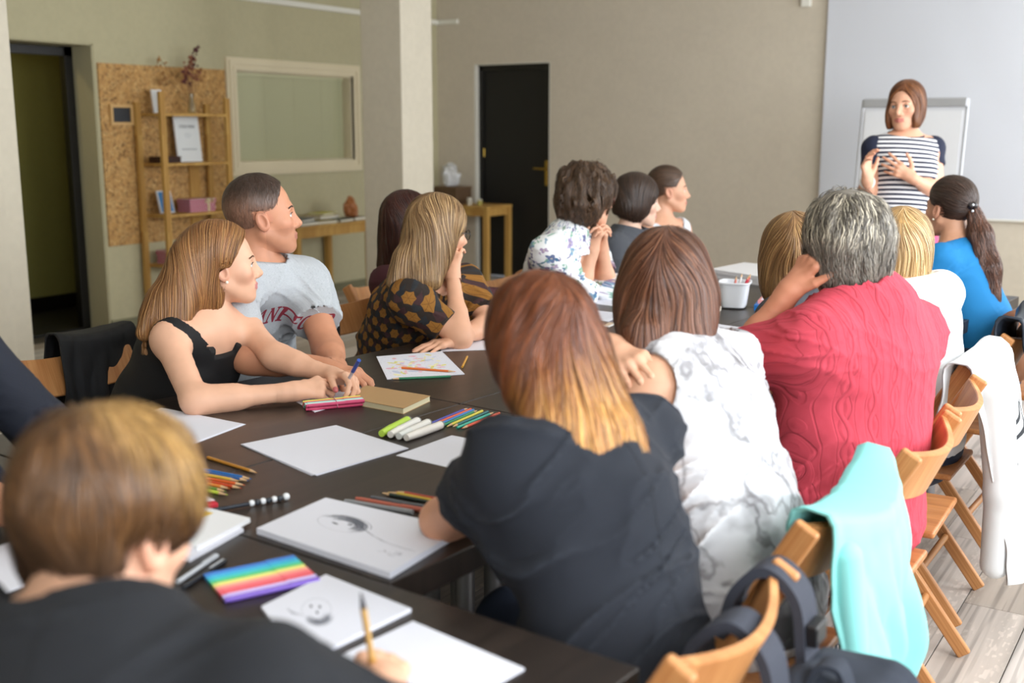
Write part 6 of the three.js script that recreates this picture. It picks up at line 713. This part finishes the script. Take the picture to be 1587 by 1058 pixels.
{ const o = thing('shoulder_bag', 'dark shoulder bag with a strap on the chair behind the mustard star blouse', 'bag'), m = std({ color: '#14161c', roughness: 0.5 }); const f = (x, y, z) => sEll(x + 3.03, y - 0.36, z + 3.3, 0.07, 0.15, 0.14) + 0.012 * noise(x * 12, y * 12, z * 12); mesh('bag_body', netMesh(f, [-3.15, 0.17, -3.5], [-2.9, 0.55, -3.1], 0.012), m, o); mesh('strap', band([[-3.03, 0.48, -3.26], [-3.01, 0.7, -3.27], [-2.97, 0.82, -3.28], [-2.935, 0.7, -3.27], [-2.93, 0.45, -3.2]], 0.03, 0.005), m, o); }
// ---------------------------------------------------------------- shelf, side tables and wall
{ const o = thing('wall_frame', 'small wooden frame with a dark panel on the particle board', 'frame', null, [XL + 0.014, 1.572, -5.46]), fm = cmat('#caa36a', 0.6); mesh('frame_rim', merge([box(0.02, 0.022, 0.2, 0.01, 0.063, 0), box(0.02, 0.022, 0.2, 0.01, -0.063, 0), box(0.02, 0.104, 0.022, 0.01, 0, 0.089), box(0.02, 0.104, 0.022, 0.01, 0, -0.089)]), fm, o); mesh('panel', box(0.008, 0.11, 0.16, 0.005, 0, 0), cmat('#2c3036', 0.35), o); }
const SX = XL + 0.16;
function framed(name, label, y, z, w, h, lean, mat, rim = '#e8e9ea') { const o = thing(name, label, 'frame', null, [SX - 0.03, y, z], 0.0); mesh('rim', box(0.014, h, w, 0, h / 2, 0).rotateZ(lean), cmat(rim, 0.5), o); mesh('print', box(0.002, h - 0.016, w - 0.016, 0.008, h / 2, 0).rotateZ(lean), mat, o); return o; }
const poster = canvasTex(256, 384, (c) => { c.fillStyle = '#dfe3e4'; c.fillRect(0, 0, 256, 384); c.fillStyle = '#50565c'; c.textAlign = 'center'; c.font = 'bold 38px sans-serif'; c.fillText('СПАСИБО', 128, 96); c.strokeStyle = '#b4bbc0'; c.lineWidth = 4; for (const r of [20, 36, 52]) { c.beginPath(); c.arc(128, 196, r, -2.5, -0.64); c.stroke(); } c.fillStyle = '#8b9298'; for (let i = 0; i < 15; i++) c.fillRect(44 + i * 11.5, 278, 8, 10); });
framed('framed_card', 'white framed card with printed heading on the middle shelf', 1.224, -5.985, 0.235, 0.345, 0.1, std({ map: poster, roughness: 0.4 }));
framed('framed_card', 'small white card leaning on the top shelf board', 1.587, -5.71, 0.09, 0.17, 0.12, cmat('#cfd2d2', 0.5)); framed('framed_card', 'blue and white card leaning on the lower shelf board', 0.847, -5.74, 0.13, 0.17, 0.25, cmat('#3f7db5', 0.5));
{ const o = thing('box', 'dark flat box lying on the middle shelf board', 'box', null, [SX, 1.223, -5.72]); mesh('box_body', rbox(0.12, 0.035, 0.2, 0.004, 0, 0.018, 0), cmat('#33180f', 0.5), o); mesh('lid', rbox(0.124, 0.012, 0.204, 0.003, 0, 0.041, 0), cmat('#3d1d12', 0.5), o); }
const dots = canvasTex(256, 256, (c) => { c.fillStyle = '#a63a5c'; c.fillRect(0, 0, 256, 256); c.fillStyle = '#efe4e4'; for (let j = 0; j < 8; j++) for (let i = 0; i < 8; i++) { c.beginPath(); c.arc(i * 32 + (j % 2) * 16 + 8, j * 32 + 16, 8.5, 0, 7); c.fill(); } }); dots.repeat.set(6, 6); const dotm = std({ map: dots, roughness: 0.4 });
const gift = (y, z, w, h, label) => { const o = thing('gift_box', label, 'box', null, [SX, y, z]); mesh('box_body', boxUV(box(0.14, h * 0.72, w, 0, h * 0.36, 0)), dotm, o); mesh('lid', boxUV(box(0.15, h * 0.3, w + 0.01, 0, h * 0.85, 0)), dotm, o); mesh('ribbon', merge([box(0.154, h + 0.003, 0.014, 0, h / 2, -w * 0.22), tube([[0.078, h * 0.8, -w * 0.22], [0.095, h * 1.0, -w * 0.22 + 0.03], [0.08, h * 0.7, -w * 0.22 + 0.035], [0.078, h * 0.8, -w * 0.22], [0.095, h * 1.0, -w * 0.22 - 0.03], [0.08, h * 0.7, -w * 0.22 - 0.035], [0.078, h * 0.8, -w * 0.22]], 0.004, 30, 5)]), cmat('#d8cfa2', 0.5), o); };
gift(0.845, -6.0, 0.25, 0.1, 'pink polka-dot gift box with a pale ribbon, above the other gift box'); gift(0.47, -5.8, 0.3, 0.1, 'pink polka-dot gift box on the second lowest shelf board'); stack('paper_stack', [[XL + 0.09, -5.64], [XL + 0.09, -5.9], [XL + 0.26, -5.9], [XL + 0.26, -5.64]], 6, 0.012, 'pile of booklets on the lowest shelf board', 'paper', cmat('#d5d0c6', 0.8), 0.11);
{ // vase with dried flowers
  const o = thing('flower_vase', 'glass vase of dried brown flowers on the top shelf board', 'vase', null, [SX, 1.585, -6.0]); mesh('vase', new THREE.LatheGeometry([[0.001, 0], [0.03, 0.002], [0.033, 0.03], [0.026, 0.07], [0.016, 0.12], [0.02, 0.15]].map(([x, y]) => new THREE.Vector2(x, y)), 24), phys({ color: '#e6e2c4', roughness: 0.08, transmission: 0.85, thickness: 0 }), o);
  const R = rng(77), st = cmat('#6e4a34', 0.8); for (let i = 0; i < 11; i++) { const a = R() * 6.28, l = 0.26 + R() * 0.24, sp = i < 3 ? 0.2 : 0.07, tip = [Math.cos(a) * sp * 0.4, l, Math.sin(a) * sp + (i < 3 ? 0.1 : 0)]; const s = mesh('stem', tube([[0, 0.02, 0], [tip[0] * 0.3, l * 0.5, tip[2] * 0.3], tip], 0.0016, 10, 5), st, o); const fm = cmat(i < 3 ? '#a57a4a' : i % 3 === 0 ? '#5a2c34' : '#8f5a44', 0.9), parts = []; for (let k = 0; k < 9; k++) { const q = [tip[0] + (R() - 0.5) * 0.06, tip[1] + (R() - 0.6) * 0.09, tip[2] + (R() - 0.5) * 0.06]; parts.push(new THREE.IcosahedronGeometry(0.008 + R() * 0.01, 0).scale(1, 0.5, 1.2).rotateX(R() * 3).rotateZ(R() * 3).translate(...q)); } mesh('flower_head', merge(parts), fm, s); } }
// books on the side table by the window
[[-6.5, -6.85, 0.17, 0.24, 0.03, '#2f3740', 0.1, 0], [-6.52, -6.86, 0.15, 0.22, 0.022, '#56606a', 0.3, 0.03], [-6.5, -7.08, 0.16, 0.23, 0.026, '#8a7a3a', -0.05, 0], [-6.68, -7.0, 0.16, 0.24, 0.022, '#3a4046', 0.1, 0], [-6.68, -7.02, 0.15, 0.22, 0.018, '#6a7076', 0.25, 0.022], [-6.5, -7.32, 0.15, 0.2, 0.024, '#394a40', 0.15, 0], [-6.72, -7.34, 0.17, 0.26, 0.05, '#a98a2c', 0.05, 0], [-6.72, -7.35, 0.15, 0.23, 0.018, '#c9c23c', 0.2, 0.05], [-6.52, -7.53, 0.15, 0.16, 0.03, '#4a2a22', 0, 0]].forEach(([x, z, w, d, h, c, t, y], i) => { const o = thing('book', `${['dark slate hardback at the table edge nearest the pine shelf', 'grey hardback on top of the dark slate one', 'olive book beside the slate hardbacks', 'charcoal book at the wall under a grey one', 'mid grey book on top of the charcoal one', 'dark green book in the front row', 'thick ochre book by the wall', 'yellow green book on top of the ochre one', 'dark brown book beside the orange bag'][i]}`, 'book', 'books on the side table', [x, 0.69 + y, z], t); mesh('cover', merge([box(w, 0.003, d, 0, 0.0015, 0), box(w, 0.003, d, 0, h - 0.0015, 0), box(0.003, h, d, -w / 2 + 0.0015, h / 2, 0)]), cmat(c, 0.5), o); mesh('pages', box(w - 0.006, h - 0.006, d - 0.008, 0.001, h / 2, 0), cmat('#dcd8c8', 0.9), o); });
{ const o = thing('paper_bag', 'crumpled orange-brown bag at the end of the books', 'bag', null, [-6.55, 0.69, -7.52]); const f = (x, y, z) => Math.max(sEll(x, y - 0.1, z, 0.06, 0.09, 0.06) + 0.02 * noise(x * 24, y * 24, z * 24) + 0.014 * noise(x * 50, y * 30, z * 50), 0.031 - y); mesh('bag_body', netMesh(f, [-0.1, 0, -0.1], [0.1, 0.22, 0.1], 0.007), std({ color: '#a5673a', roughness: 0.5 }), o); }
{ const o = thing('storage_box', 'brown wooden box under the white plastic bag', 'box', null, [-6.6, 0.745, -9.08]), m = cmat('#5d4630', 0.7); mesh('box_body', rbox(0.32, 0.15, 0.26, 0.004, 0, 0.075, 0), m, o); mesh('lid', rbox(0.33, 0.02, 0.27, 0.003, 0, 0.16, 0), cmat('#6a5138', 0.7), o); }
{ const o = thing('plastic_bag', 'crumpled white plastic bag on top of the brown box', 'bag', null, [-6.6, 0.916, -9.08]); const f = (x, y, z) => Math.max(sEll(x, y - 0.1, z, 0.085, 0.125, 0.075) + 0.03 * noise(x * 17, y * 17, z * 17) + 0.016 * noise(x * 40, y * 30, z * 40), 0.004 - y); mesh('bag_body', netMesh(f, [-0.14, -0.01, -0.13], [0.14, 0.3, 0.13], 0.008), phys({ color: '#e9eaec', roughness: 0.35, transmission: 0.25, thickness: 0 }), o); }
for (const [x, z, h, c, l] of [[-6.32, -9.0, 0.06, '#c9c4b4', 'small pale jar beside the brown box'], [-6.24, -9.06, 0.045, '#b3a95a', 'small yellow-green jar beside the pale jar']]) { const o = thing('jar', l, 'jar', null, [x, 0.745, z]); mesh('jar_body', cyl(0.026, 0.024, h, 0, h / 2, 0, 18), cmat(c, 0.3), o); mesh('lid', cyl(0.024, 0.024, 0.01, 0, h + 0.005, 0, 18), cmat('#d8d4c8', 0.4), o); }
renderer.render(scene, camera);
